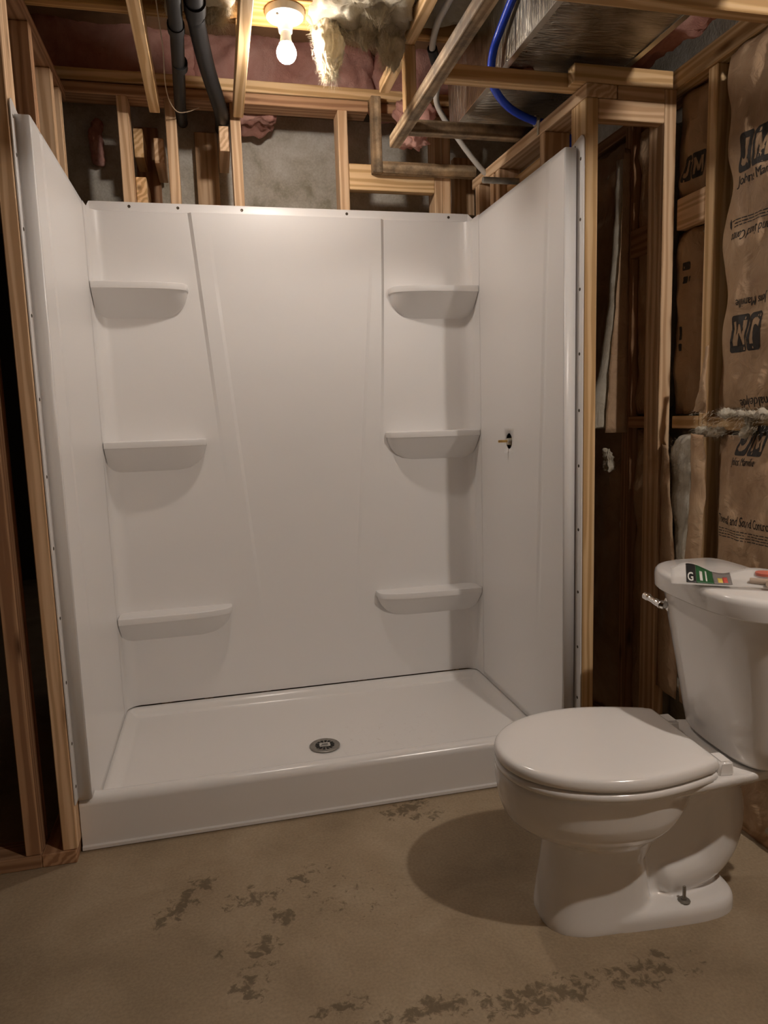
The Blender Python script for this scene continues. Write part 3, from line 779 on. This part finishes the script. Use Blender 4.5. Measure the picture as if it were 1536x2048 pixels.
v, f = tube_data(spline([(-.020, -.006, 0), (-.028, .004, .002), (-.032, .022, .006), (-.036, .042, .010), (-.038, .056, .012)], 4), [.012]*4+[.0095]*4+[.0085]*4+[.0105]*4+[.0075], 12)
v = [Vector((p.x, p.y, p.z)) for p in v]
pyd('lever_arm', v, f, CHROME, lv, 50)
lathe('washer', [(.0005, 0), (.0145, 0), (.0145, .002), (.006, .004), (.006, .010), (.0005, .010)], STEEL, TO, 12, loc=(.43, -.078, .0425))
lathe('closet_bolt', [(.0005, 0), (.004, 0), (.004, .034), (.0032, .036), (.0005, .036)], STEEL, TO, 10, loc=(.43, -.078, .044))
lathe('washer', [(.0005, 0), (.0145, 0), (.0145, .002), (.006, .004), (.006, .010), (.0005, .010)], STEEL, TO, 12, loc=(.43, .078, .0425))
lathe('closet_bolt', [(.0005, 0), (.004, 0), (.004, .034), (.0032, .036), (.0005, .036)], STEEL, TO, 10, loc=(.43, .078, .044))

# ------------------------------------------------------------------ lettering helper
def text_mesh(s, size, shear=0.0, bold=0.0):
    cu = bpy.data.curves.new('print', 'FONT'); cu.body = s; cu.size = size; cu.align_x = 'LEFT'; cu.shear = shear; cu.offset = bold
    cu.resolution_u = 3
    o = bpy.data.objects.new('print', cu); COL.objects.link(o)
    dg = bpy.context.evaluated_depsgraph_get(); me = bpy.data.meshes.new_from_object(o.evaluated_get(dg))
    bpy.data.objects.remove(o); bpy.data.curves.remove(cu)
    bm = bmesh.new(); bm.from_mesh(me); bpy.data.meshes.remove(me)
    bmesh.ops.triangulate(bm, faces=bm.faces)
    v = [p.co.copy() for p in bm.verts]; f = [tuple(q.index for q in fc.verts) for fc in bm.faces]; bm.free()
    return v, f

# ------------------------------------------------------------------ package on the tank lid
PK = thing('parts_bag', 'clear plastic parts bag with green and black header card on the toilet tank', 'plastic bag', (1.425, -.655, .8035), math.atan2(-.56, .83))
CLEAR = None
def clear_mat():
    m, nt, b = mat('clear_plastic'); b.inputs['Base Color'].default_value = (.9, .88, .85, 1); b.inputs['Roughness'].default_value = .12
    b.inputs['Transmission Weight'].default_value = .0; b.inputs['Alpha'].default_value = .38; b.inputs['Specular IOR Level'].default_value = .8; return m
CLEAR = clear_mat()
def pkz(u, v_):
    v_ = max(0.0, v_)
    return .006+.026*(v_/.085)**1.2*(.75+.3*math.sin(u*38+.6))+.004*math.sin(u*55)*(v_/.085)
def sheet(name, u0, u1, v0, v1, m, off=0.0, nu=14, nv=6, parent=PK):
    V, F = [], []
    for i in range(nu+1):
        for j in range(nv+1):
            u = u0+(u1-u0)*i/nu; q = v0+(v1-v0)*j/nv; V.append(Vector((u, q-.3*pkz(u, q)*0, pkz(u, q)+off)))
    for i in range(nu):
        for j in range(nv): F.append((i*(nv+1)+j, i*(nv+1)+j+1, (i+1)*(nv+1)+j+1, (i+1)*(nv+1)+j))
    o = pyd(name, V, F, m, parent, 80); s_ = o.modifiers.new('t', 'SOLIDIFY'); s_.thickness = .0005; return o
sheet('plastic_sleeve', -.01, .27, -.005, .085, CLEAR, 0, 30, 8)
sheet('header_card', .022, .042, .006, .08, plain('black_card', (.02, .02, .02), .4), .0012)
sheet('header_card', .0425, .078, .006, .08, plain('green_card', (.02, .10, .035), .4), .0012)
sheet('header_card', .0785, .115, .006, .08, plain('grey_card', (.22, .20, .19), .4), .0012)
sheet('colour_patch', .087, .097, .014, .045, plain('yellow_print', (.75, .55, .12), .5), .002, 3, 3)
sheet('colour_patch', .0975, .107, .014, .05, plain('red_print', (.6, .10, .08), .5), .002, 3, 3)
sheet('white_print', .050, .056, .016, .058, plain('white_print', (.7, .7, .66), .5), .002, 3, 3)
sheet('white_print', .062, .065, .016, .066, bpy.data.materials['white_print'], .002, 3, 3)
tv, tf = text_mesh('G', .03, 0, .0006)
pyd('logo_letter', [Vector((.024+p.x*.6, .012+p.y*1.6, 0))+Vector((0, 0, pkz(.03, .012+p.y*1.6)+.0022)) for p in tv], tf, bpy.data.materials['white_print'], PK)
v, f = tube_data([(.150, .020, .016), (.235, .004, .016)], .0065, 14); pyd('nylon_tube', v, f, plain('tan_plastic', (.46, .36, .28), .45), PK, 50)
v, f = tube_data([(.19, .030, .015), (.185, -.006, .015)], .0075, 14); pyd('nylon_tube', v, f, bpy.data.materials['tan_plastic'], PK, 50)
lathe('rubber_washer', [(.006, 0), (.021, 0), (.021, .006), (.006, .006)], plain('coral_rubber', (.62, .17, .12), .5), PK, 24, loc=(.185, .055, .022))

# ================================================================== LAMPS
def lamp(label, loc, strength, col):
    r = thing('lamp_holder', label, 'light', loc)
    lathe('base', [(.0005, .032), (.059, .032), (.059, .024), (.055, .014), (.030, .002), (.024, -.004), (.020, -.026), (.0005, -.026)], PORC, r, 40)
    lathe('pull_hole', [(.0005, 0), (.004, 0), (.004, .002), (.0005, .002)], SCREWM, r, 8, loc=(-.025, -.032, .006))
    lathe('bulb_neck', [(.0005, -.02), (.0150, -.02), (.0165, -.045), (.0205, -.058), (.0005, -.058)], PORC, r, 24)
    def glow(nm, st):
        m_, nt, b = mat(nm+'_'+str(int(st*10)))
        b.inputs['Base Color'].default_value = (.9, .9, .88, 1); b.inputs['Emission Color'].default_value = col; b.inputs['Emission Strength'].default_value = st
        return m_
    # LED bulb: the dome's end throws most of the light, its shoulder only glows
    pr = [(.0005, -.0582), (.0205, -.0582)]
    for k in range(0, 8):
        a = math.radians(-38+k*9); pr.append((.0295*math.cos(a), -.083-.0295*math.sin(a)))
    lathe('bulb_shoulder', pr+[(.0005, pr[-1][1])], glow('glowing_bulb_shoulder', strength*.38), r, 24, smooth=60)
    pr = [(.0005, pr[-1][1]-.0003), (pr[-1][0], pr[-1][1]-.0003)]
    for k in range(1, 8):
        a = math.radians(25+k*9); pr.append((.0295*math.cos(a), -.083-.0295*math.sin(a)))
    lathe('bulb_dome', pr+[(.0005, -.1126)], glow('glowing_bulb_dome', strength), r, 24, smooth=60)
    return r
lamp('lit bulb in a white porcelain holder on the ceiling above the shower', (.713, .262, 2.369), BULB1, LAMPCOL)
lamp('lit bulb in a porcelain holder on the ceiling behind the viewer', (1.72, -1.64, 2.369), BULB2, LAMPCOL)
hb = board('ceiling_block', (.60, .205, 2.402), (.82, .320, 2.50), W_ORANGE); tag(hb, 'mounting block above the porcelain lamp holder', 'block')
hb2 = board('ceiling_block', (1.60, -1.699, 2.402), (1.86, -1.56, 2.47), W_YELLOW); tag(hb2, 'mounting block for the lamp behind the viewer', 'block')

# ================================================================== CEILING SERVICES
def duct():
    d = thing('air_duct', 'galvanised rectangular air duct above the soffit frame', 'duct', (0, 0, 0))
    x0, x1, y0, y1, z0, z1 = 1.322, 1.684, -1.3, .56, 2.2, 2.398
    V, F = [], []; prof = []
    def seg(a, b, n):
        for i in range(n): prof.append((a[0]+(b[0]-a[0])*i/n, a[1]+(b[1]-a[1])*i/n))
    seg((x0, z0), (x1, z0), 10); seg((x1, z0), (x1, z1), 4); seg((x1, z1), (x0, z1), 10); seg((x0, z1), (x0, z0), 6)
    n = len(prof); ny = 40
    for i in range(ny+1):
        y = y0+(y1-y0)*i/ny
        for (x, z) in prof:
            k = noise.noise(Vector((x*9, y*4, z*9)))*.004; edge = (x in (x0, x1)) and (z in (z0, z1))
            V.append(Vector((x+(0 if edge or x not in (x0, x1) else k), y, z+(0 if edge or z not in (z0, z1) else k))))
    for i in range(ny):
        for k in range(n): F.append((i*n+k, i*n+(k+1) % n, (i+1)*n+(k+1) % n, (i+1)*n+k))
    F.append(tuple(range(n))); F.append(tuple(range(ny*n, ny*n+n)))
    pyd('duct_shell', V, F, DUCT, d, 30)
    SEAM = plain('bright_seam', (.62, .58, .50), .3, .9)
    plate('seam', (x0-.006, y0, z0-.004), (x0+.012, y1, z0-.0008), SEAM, d)
    plate('seam', (x1-.012, y0, z0-.004), (x1+.006, y1, z0-.0008), SEAM, d)
    plate('joint_collar', (x0-.004, .10, z0-.007), (x1+.004, .128, z0-.0045), SEAM, d)
duct()
bp = thing('blue_water_tube', 'bright blue water tube curving down to the right partition', 'tube', (0, 0, 0))
tube('tubing', spline([(1.303, -.26, 2.395), (1.304, -.10, 2.345), (1.300, .03, 2.285), (1.292, .070, 2.235), (1.296, .088, 2.178), (1.335, .135, 2.158), (1.40, .205, 2.155), (1.466, .248, 2.150), (1.53, .268, 2.143), (1.60, .285, 2.143), (1.66, .30, 2.10), (1.668, .30, 1.9)], 8), .0118, BLUEP, bp, 16)
CLIP = plain('ivory_clip', (.55, .50, .38), .5)
cl = lathe('pipe_clip', [(.0125, 0), (.0165, 0), (.0165, .012), (.0125, .012)], CLIP, bp, 20, rot=RX, loc=(1.518, .268, 2.1455))
plate('clip_tab', (-.001, -.008, -.032), (.001, .008, -.008), CLIP, cl, loc=(.002, -.022, 0)); plate('clip_tab', (-.001, -.006, -.03), (.001, .006, -.006), CLIP, cl, loc=(.002, .022, 0))
tube('clip_nail', [(0, 0, 0), (-.004, 0, 0)], .003, SCREWM, cl); cl.children[-1].location = (.001, -.022, -.022)
wt = thing('white_water_tube', 'off-white water tube dropping past the weathered soffit rail', 'tube', (0, 0, 0))
tube('tubing', spline([(1.18, -.2, 2.395), (1.172, .10, 2.388), (1.178, .25, 2.386), (1.212, .395, 2.382), (1.262, .48, 2.358), (1.292, .60, 2.315), (1.40, .66, 2.215), (1.50, .68, 2.12), (1.575, .70, 2.08), (1.60, .70, 1.9)], 8), .0105, WHITEP, wt, 14)
tube('black_coupling', [(1.200, .36, 2.384), (1.232, .425, 2.374)], .0165, BLACKP, wt, 14)
p1 = thing('drain_pipe', 'thinner straight black drain pipe left of the curved one under the ceiling', 'pipe', (0, 0, 0), group='black drain pipes')
tube('pipe_run', spline([(.400, -1.2, 2.33), (.399, .1, 2.318), (.396, .36, 2.318), (.386, .72, 2.318), (.384, .84, 2.328), (.383, .96, 2.352), (.383, 1.12, 2.40)], 8), .0205, BLACKP, p1, 18)
for y in (.22, .44): lathe('pipe_hub', [(.0205, 0), (.0245, 0), (.0245, .035), (.0205, .035)], BLACKP, p1, 20, rot=Matrix.Rotation(-math.pi/2, 3, 'X'), loc=(.398, y, 2.318))
p2 = thing('drain_pipe', 'thicker black drain pipe bending right under the ceiling joists', 'pipe', (0, 0, 0), group='black drain pipes')
tube('pipe_run', spline([(.455, -1.2, 2.345), (.452, .06, 2.332), (.455, .21, 2.330), (.478, .44, 2.322), (.508, .64, 2.312), (.526, .77, 2.312), (.532, .90, 2.33), (.535, 1.12, 2.385)], 8), .0255, BLACKP, p2, 18)
lathe('pipe_hub', [(.0255, 0), (.030, 0), (.030, .05), (.0255, .05)], BLACKP, p2, 20, rot=Matrix.Rotation(-math.pi/2, 3, 'X'), loc=(.4535, .12, 2.331))
wr = tube('thin_wire', spline([(.352, .05, 2.39), (.350, .20, 2.36), (.352, .40, 2.335), (.345, .58, 2.318), (.352, .68, 2.300), (.375, .735, 2.288), (.41, .735, 2.290), (.45, .72, 2.30)], 6), .0018, WIREM, None, 6)
tag(wr, 'thin beige wire dangling beside the black drain pipes', 'wire')

# ================================================================== INSULATION
def sagc(P): return P
ins = thing('rim_insulation', 'pink fibreglass stuffed along the rim above the back stud wall', 'insulation', (0, 0, 0), group='pink insulation')
lump('batt', (-.12, .895, 2.44), (.47, 1.10, 2.66), F_PINK, ins, .035, 6, 1, (34, 8, 16), .5)
lump('batt', (.42, .90, 2.445), (1.16, 1.10, 2.66), F_PINK, ins, .035, 6, 2, (40, 8, 16), .5)
lump('batt', (1.14, .90, 2.43), (1.60, 1.08, 2.66), F_PINK, ins, .04, 6, 3, (28, 8, 16), .6)
rr = random.Random(3)
strands('loose_fibres', [((rr.uniform(-.05, 1.2), .885, rr.uniform(2.45, 2.6)), (rr.uniform(-.4, .4), -1, -.5)) for _ in range(900)], F_PINK, ins, (.012, .035), .5, .0003, 1.0)
t = lump('pink_tuft', (.03, 1.08, 2.21), (.075, 1.125, 2.38), F_PINK, None, .016, 14, 5, (8, 8, 18), .9); tag(t, 'small pink fibreglass tuft hanging against dark concrete at the left', 'insulation', 'pink insulation')
t = lump('pink_tuft', (.60, .93, 2.345), (.74, 1.06, 2.395), F_PINK, None, .03, 12, 8, (16, 12, 8), .8); tag(t, 'ragged pink fibreglass scrap tucked under the top plate above bare concrete', 'insulation', 'pink insulation')
t = lump('pink_tuft', (1.185, .62, 2.21), (1.265, .78, 2.36), F_PINK, None, .045, 13, 11, (22, 22, 22), .8); tag(t, 'pink fibreglass clump beside the end of the metal duct', 'insulation', 'pink insulation')
t = lump('pink_tuft', (1.715, -.35, 2.22), (1.80, .12, 2.38), F_PINK, None, .03, 9, 13, (10, 26, 12), .7); tag(t, 'pink fibreglass strip along the right side of the metal duct', 'insulation', 'pink insulation')
t = lump('pink_tuft', (1.335, .045, 2.176), (1.42, .12, 2.196), F_PINK, None, .012, 26, 17, (14, 14, 5), .8); tag(t, 'flat pink fibreglass wad caught between crosspiece and metal duct', 'insulation', 'pink insulation')
# cream batts between the joists over the lamp
ci = thing('ceiling_insulation', 'cream fibreglass sagging between the joists above the lit bulb', 'insulation', (0, 0, 0))
lump('batt', (-.15, -.04, 2.425), (.385, .318, 2.60), F_CREAM, ci, .03, 8, 21, (34, 24, 10), .45)
lump('batt', (.375, -.04, 2.385), (.57, .318, 2.60), F_CREAM, ci, .035, 9, 24, (20, 26, 12), .45)
lump('batt', (.80, -.04, 2.372), (1.09, .318, 2.60), F_CREAM, ci, .036, 9, 22, (30, 30, 14), .45)
lump('batt', (.60, -.04, 2.455), (.83, .20, 2.60), F_CREAM, ci, .025, 7, 25, (24, 18, 10), .45)
lump('batt', (1.12, -.04, 2.42), (1.85, .318, 2.60), F_CREAM, ci, .03, 7, 23, (40, 22, 10), .45)
hg = [('torn_flap', (.800, .225, 2.215), (.885, .285, 2.44), 31), ('torn_flap', (.84, .225, 2.335), (1.05, .315, 2.46), 32), ('torn_flap', (.985, .225, 2.265), (1.08, .30, 2.43), 33), ('torn_flap', (.775, .22, 2.355), (.89, .31, 2.46), 34), ('torn_flap', (.44, .22, 2.355), (.56, .33, 2.43), 35), ('torn_flap', (.90, .15, 2.35), (1.06, .25, 2.46), 37)]
for nm, lo, hi, sd in hg:
    def taper(P, lo=Vector(lo), hi=Vector(hi)):
        k = max(0, min(1, (P.z-lo.z)/(hi.z-lo.z))); k = .30+.70*k**.6; c = (lo+hi)/2
        return Vector((c.x+(P.x-c.x)*k, c.y+(P.y-c.y)*k, P.z))
    lump(nm, lo, hi, F_CREAM, ci, .032, 13, sd, (36, 22, 36), .8, taper)
roots = []
for nm, lo, hi, sd in hg:
    for _ in range(1500):
        k = rr.random(); z = lo[2]+(hi[2]-lo[2])*k*.8; c = ((lo[0]+hi[0])/2, (lo[1]+hi[1])/2); s_ = .30+.70*k**.6
        a = rr.uniform(0, 6.28)
        roots.append(((c[0]+math.cos(a)*(hi[0]-lo[0])*.46*s_, c[1]+math.sin(a)*(hi[1]-lo[1])*.46*s_, z), (math.cos(a)*.7, math.sin(a)*.7, -.7)))
strands('loose_fibres', roots, F_CREAM, ci, (.010, .036), .6, .00028, 1.1, 5)
fuzz([o for o in ci.children if o.name.startswith(('batt', 'torn_flap'))], 16000, F_CREAM, ci, (.008, .028), .0003, 3, lambda c: c.z < 2.5 and c.y > .02 and c.x < 1.1)
fuzz([o for o in ins.children if o.name.startswith('batt')], 9000, F_PINK, ins, (.006, .022), .0003, 4, lambda c: c.y < .97)

# ------------------------------------------------------------------ paper-faced batts of the outer wall
def paper_batt(name, label, y0, y1, z0, z1, xf, bulge, seed, left_wave=.012, group='paper-faced batts', n=(40, 60), fluff=True, lean=0.0):
    """y0 < y1; kraft face towards -x, rounded edges, white fibre inside"""
    r = thing(name, label, 'insulation', (0, 0, 0), 0, group)
    nu, nv = n
    def face(u, v_):                       # u 0..1 from y1 (left in view) to y0, v 0..1 up
        z = z0+(z1-z0)*v_
        yl = y1+left_wave*noise.noise(Vector((seed, z*7, 0)))*2; yr = y0-left_wave*noise.noise(Vector((seed+5, z*7, 0)))
        y = yl+(yr-yl)*u
        e = min(1, 4.2*u)*min(1, 4.2*(1-u)); e = math.sin(e*math.pi/2)
        ev = min(1, 9*v_)*min(1, 9*(1-v_)); ev = math.sin(ev*math.pi/2)
        q = noise.fractal(Vector((y*7, z*5, seed*3.7)), 1.0, 2.0, 4)
        cr = noise.turbulence(Vector((y*16+seed, z*11, seed)), 3, False)
        return Vector((xf-bulge*e*(.35+.65*ev)-.010*q*e-.013*cr*e+lean*(1-v_), y, z))
    V, F = [], []
    for i in range(nu+1):
        for j in range(nv+1): V.append(face(i/nu, j/nv))
    for i in range(nu):
        for j in range(nv): F.append((i*(nv+1)+j, (i+1)*(nv+1)+j, (i+1)*(nv+1)+j+1, i*(nv+1)+j+1))
    o = pyd('paper_facing', V, F, PAPER, r, 80); s_ = o.modifiers.new('t', 'SOLIDIFY'); s_.thickness = .0006; s_.offset = 0
    bvh = BVHTree.FromPolygons(V, F)
    lump('fibre_core', (xf-bulge*.55+.004, y0+.008, z0+.006), (1.92, y1-.045, z1-.006), F_WHITE, r, .006, 8, seed, (6, 10, 16), .25)
    def put(pm, yl, zl, m, flip=False, off=.0011, width=1.0, name='printed_lettering', curve=0.0):
        """pm: flat text (x right, y up) laid on the paper with its lower-left at (yl, zl)"""
        vv, ff = pm
        out = []
        for p in vv:
            px, py = (p.x*width, p.y) if not flip else (-p.x*width, -p.y)
            y = yl-px; z = zl+py+curve*px*px
            u = (y1-y)/(y1-y0); v_ = (z-z0)/(z1-z0)
            hit = bvh.ray_cast(Vector((1.0, y, z)), Vector((1, 0, 0)))[0]
            if hit is None: q = face(max(0, min(1, u)), max(0, min(1, v_))); hit = q
            out.append(Vector((hit.x-off, y, z)))
        # thin sheet of ink
        return pyd(name, out, ff, m, r)
    return r, put, face
def sub(vf, maxlen=.012):
    """cut long triangles so that print follows the paper"""
    v, f = vf
    bm = bmesh.new(); vs = [bm.verts.new(p) for p in v]
    for t_ in f:
        try: bm.faces.new([vs[i] for i in t_])
        except ValueError: pass
    for _ in range(6):
        ed = [e for e in bm.edges if e.calc_length() > maxlen]
        if not ed: break
        bmesh.ops.subdivide_edges(bm, edges=ed, cuts=1)
    bmesh.ops.triangulate(bm, faces=bm.faces)
    bm.verts.index_update()
    out = ([p.co.copy() for p in bm.verts], [tuple(q.index for q in fc.verts) for fc in bm.faces]); bm.free(); return out
def T(s, size, shear=0, bold=.011):
    v, f = sub(text_mesh(s, size, shear)); V, F = [], []
    for d in (-1, 0, 1):                       # heavier strokes
        o = len(V); V += [p+Vector((d*bold*size*1.0, 0, 0)) for p in v]; F += [tuple(i+o for i in t) for t in f]
    return V, F
def poly(pts): return sub(([Vector((a, b, 0)) for a, b in pts], [tuple(range(len(pts)))]), .006)
def rrect(x0, y0, x1, y1, r, sh=0.18):
    pts = []
    for (cx, cy, a0) in ((x1-r, y1-r, 0), (x0+r, y1-r, 90), (x0+r, y0+r, 180), (x1-r, y0+r, 270)):
        for k in range(5):
            a = math.radians(a0+k*22.5); x, y = cx+r*math.cos(a), cy+r*math.sin(a); pts.append((x+sh*y, y))
    return pts
def logo(put, yl, zl, s, flip=False):
    """dark slanted double block with two pale letters cut into it"""
    jp = [(.60, 1.0), (1, 1.0), (1, .34), (.88, .10), (.62, 0), (.30, 0), (0, .12), (0, .40), (.28, .27), (.50, .29), (.60, .42)]
    mp_ = [(0, 0), (0, 1), (.27, 1), (.5, .48), (.73, 1), (1, 1), (1, 0), (.76, 0), (.76, .58), (.57, .13), (.43, .13), (.24, .58), (.24, 0)]
    for outer, inner in ((rrect(0, 0, .50*s, .80*s, .09*s), [((.07+.32*a)*s+.18*(.12+.54*b)*s, (.12+.54*b)*s) for a, b in jp]),
                         (rrect(.55*s, 0, 1.22*s, .80*s, .09*s), [((.62+.50*a)*s+.18*(.13+.52*b)*s, (.13+.52*b)*s) for a, b in mp_])):
        cu = bpy.data.curves.new('print', 'CURVE'); cu.dimensions = '2D'; cu.fill_mode = 'BOTH'
        for pts in (outer, inner):
            sp = cu.splines.new('POLY'); sp.points.add(len(pts)-1); sp.use_cyclic_u = True
            for p_, q_ in zip(sp.points, pts): p_.co = (q_[0], q_[1], 0, 1)
        o = bpy.data.objects.new('print', cu); COL.objects.link(o)
        dg = bpy.context.evaluated_depsgraph_get(); me = bpy.data.meshes.new_from_object(o.evaluated_get(dg))
        bpy.data.objects.remove(o); bpy.data.curves.remove(cu)
        vf = ([v_.co.copy() for v_ in me.vertices], [tuple(p_.vertices) for p_ in me.polygons]); bpy.data.meshes.remove(me)
        put(sub(vf, .005), yl, zl, INK, flip, .0012, .82, name='printed_logo')
def fine(put, yl, zl, n, wid, flip=False, seed=1):
    rr_ = random.Random(seed); VV, FF = [], []
    for i in range(n):
        x = 0
        while x < wid:
            w_ = rr_.uniform(.008, .02); o_ = len(VV); y_ = -.0075*i
            VV += [Vector((x, y_, 0)), Vector((x+w_, y_, 0)), Vector((x+w_, y_+.0024, 0)), Vector((x, y_+.0024, 0))]; FF.append((o_, o_+1, o_+2, o_+3)); x += w_+.003
    put(sub((VV, FF), .01), yl, zl, INK, flip, .0011, name='fine_print')
big_hi, put, _ = paper_batt('paper_batt', 'big crumpled paper-faced batt above the orange block, print partly upside down', -.612, -.262, 1.185, 2.125, 1.838, .030, 3, .016)
logo(put, -.334, 1.800, .115)
put(T('Johns Manville', .034, .1), -.334, 1.770, INK, width=.82)
put(T('Thermal and Sound Control', .036, 0), -.520, 1.655, INK, True, width=.52)
fine(put, -.545, 1.672, 3, .22, True, 4)
put(poly([(0, 0), (.006, .008), (.006, .02), (0, .028), (-.006, .02), (-.006, .008)]), -.300, 1.668, INK, name='printed_mark')
logo(put, -.450, 1.438, .120, True)
put(T('Johns Manville', .032, .1), -.455, 1.478, INK, True, width=.56)
put(T('formaldehyde', .036, 0), -.497, 1.222, INK, True, curve=-.3, width=.74)
big_lo, put, _ = paper_batt('paper_batt', 'big paper-faced batt below the orange block, print upright, behind the toilet tank', -.612, -.262, .02, 1.120, 1.838, .028, 9, .010)
logo(put, -.352, 1.066, .100)
put(T('Johns Manville', .030, .1), -.350, 1.040, INK, width=.47)
put(T('Thermal and Sound Control', .036, 0), -.290, .875, INK, width=.50)
fine(put, -.290, .858, 4, .24, False, 7)
paper_batt('paper_batt', 'paper-faced batt in the bay just past the toilet tank', -1.022, -.628, .05, 2.12, 1.838, .028, 33, .01, n=(24, 50))
paper_batt('paper_batt', 'paper-faced batt in the last bay of the outer wall, nearest the viewer', -1.378, -1.04, .05, 2.12, 1.838, .028, 37, .01, n=(24, 50))
b_, put, _ = paper_batt('paper_batt', 'narrow paper-faced batt between two studs under the top nailer', -.168, -.012, 1.825, 2.12, 1.866, .016, 14, .006, n=(20, 24))
logo(put, -.052, 1.865, .085)
b_, put, _ = paper_batt('paper_batt', 'narrow paper-faced batt between the two blocks beside the pale flat stud', -.168, -.012, 1.180, 1.725, 1.868, .020, 17, .010, n=(20, 34))
put(poly(rrect(0, 0, .030, .022, .004)), -.060, 1.610, INK, name='printed_mark'); put(poly(rrect(0, 0, .016, .020, .003)), -.060, 1.572, INK, name='printed_mark'); put(poly(rrect(0, 0, .010, .016, .003)), -.085, 1.574, INK, name='printed_mark')
put(poly(rrect(0, 0, .012, .040, .003, 0)), -.056, 1.405, INK, name='printed_mark'); put(poly(rrect(0, 0, .012, .022, .003, 0)), -.056, 1.372, INK, name='printed_mark')
b_, put, _ = paper_batt('paper_batt', 'shadowed paper-faced batt deep in the gap behind the right partition, upper half', .045, .195, 1.18, 2.1, 1.866, .02, 19, .01, n=(16, 34))
b_, put, _ = paper_batt('paper_batt', 'shadowed paper-faced batt deep in the gap behind the right partition, lower half', .045, .195, .04, 1.13, 1.866, .02, 23, .01, n=(16, 34))
b_, put, _ = paper_batt('paper_batt', 'far paper-faced batt in the dark corner gap behind the right partition', .245, .595, .04, 2.1, 1.866, .025, 27, .01, n=(20, 50))
# lower narrow bay: folded paper with exposed white fibre
ex = thing('open_batt', 'torn batt with exposed white fibre between paper flaps, left of the tank', 'insulation', (0, 0, 0), 0, 'paper-faced batts')
def fib(P):
    k = max(0, min(1, (P.z-.70)/.42)); return Vector((P.x, -.158+(P.y+.158)*(.35+.65*k), P.z))
lump('exposed_fibre', (1.795, -.205, .30), (1.90, -.078, 1.122), F_WHITE, ex, .008, 14, 41, (10, 14, 40), .5, fib)
def flap(name, pts0, pts1, m, parent, amp=.004, seed=1):
    n_, k_ = 24, 6; V, F = [], []
    a, b = spline(pts0, 8), spline(pts1, 8); n_ = len(a)-1
    for i in range(n_+1):
        for j in range(k_+1):
            p = a[i].lerp(b[i], j/k_); p = p+Vector((-1, 0, 0))*amp*(noise.fractal(p*14+Vector((seed, 0, 0)), 1, 2, 3)+1.2*math.sin(math.pi*j/k_)); V.append(p)
    for i in range(n_):
        for j in range(k_): F.append((i*(k_+1)+j, i*(k_+1)+j+1, (i+1)*(k_+1)+j+1, (i+1)*(k_+1)+j))
    o = pyd(name, V, F, m, parent, 80); s_ = o.modifiers.new('t', 'SOLIDIFY'); s_.thickness = .0012; return o
flap('paper_flap', [(1.80, -.05, 1.09), (1.80, -.045, .95), (1.80, -.045, .75), (1.80, -.045, .3)], [(1.785, -.092, 1.085), (1.785, -.118, .95), (1.785, -.142, .75), (1.785, -.17, .3)], PAPER, ex, .006, 3)
flap('paper_flap', [(1.785, -.205, 1.125), (1.785, -.212, .98), (1.785, -.198, .80), (1.785, -.185, .3)], [(1.79, -.255, 1.12), (1.79, -.268, .98), (1.79, -.262, .80), (1.79, -.26, .3)], PAPER, ex, .006, 5)
# crumpled paper tab between the orange block and the upper batt
flap('paper_tab', [(1.81, -.185, 1.19), (1.80, -.205, 1.22), (1.80, -.228, 1.29), (1.81, -.235, 1.36)], [(1.80, -.245, 1.182), (1.79, -.262, 1.22), (1.785, -.262, 1.29), (1.795, -.258, 1.37)], PAPER, big_hi, .008, 8)
# pale fibre on the block
fl = thing('fibre_scraps', 'ragged white fibre lying along the orange block over the lower batt', 'insulation', (0, 0, 0))
lump('tuft', (1.80, -.295, 1.122), (1.832, -.205, 1.138), F_WHITE, fl, .014, 34, 51, (12, 20, 6), .8)
lump('tuft', (1.795, -.60, 1.172), (1.832, -.29, 1.184), F_WHITE, fl, .013, 34, 52, (10, 60, 6), .8)
lump('tuft', (1.80, -.415, 1.125), (1.828, -.385, 1.18), F_WHITE, fl, .016, 36, 53, (10, 12, 18), .8)
strands('loose_fibres', [((1.79, rr.uniform(-.6, -.2), rr.uniform(1.12, 1.19)), (-1, rr.uniform(-.6, .6), rr.uniform(-.6, .3))) for _ in range(350)], F_WHITE, fl, (.005, .016), .5, .0004, .9, 9)
# hanging fibre roll and tuft in the gap
hr = thing('hanging_fibre_roll', 'pale rolled fibreglass hanging in the dark gap beside the right partition', 'insulation', (0, 0, 0))
v, f = tube_data(spline([(1.815, .222, 2.02), (1.81, .225, 1.8), (1.80, .235, 1.55), (1.785, .255, 1.35), (1.77, .27, 1.22), (1.765, .272, 1.16), (1.765, .272, 1.135)], 6), [.022]*6+[.024]*6+[.026]*6+[.030]*6+[.035]*6+[.036]*6+[.018], 16)
v = [p+noise.noise_vector(p*22)*.006 for p in v]
pyd('fibre_roll', v, f, F_WHITE, hr, 180)
flap('paper_edge', [(1.83, .20, 2.05), (1.83, .20, 1.7), (1.83, .20, 1.4), (1.83, .20, 1.12)], [(1.80, .19, 2.05), (1.79, .195, 1.7), (1.775, .215, 1.4), (1.76, .225, 1.12)], PAPER, hr, .004, 2)
t = lump('fibre_tuft', (1.772, .225, .985), (1.80, .262, 1.065), F_WHITE, None, .018, 26, 61, (12, 12, 20), .9); tag(t, 'small white fibre tuft floating in the dark gap below the rolled fibreglass', 'insulation')
fuzz([o for o in fl.children if o.name.startswith('tuft')], 2500, F_WHITE, fl, (.006, .02), .0003, 6)
fuzz([o for o in ex.children if o.name.startswith('exposed')], 3500, F_WHITE, ex, (.004, .014), .0003, 7, lambda c: c.x < 1.84)
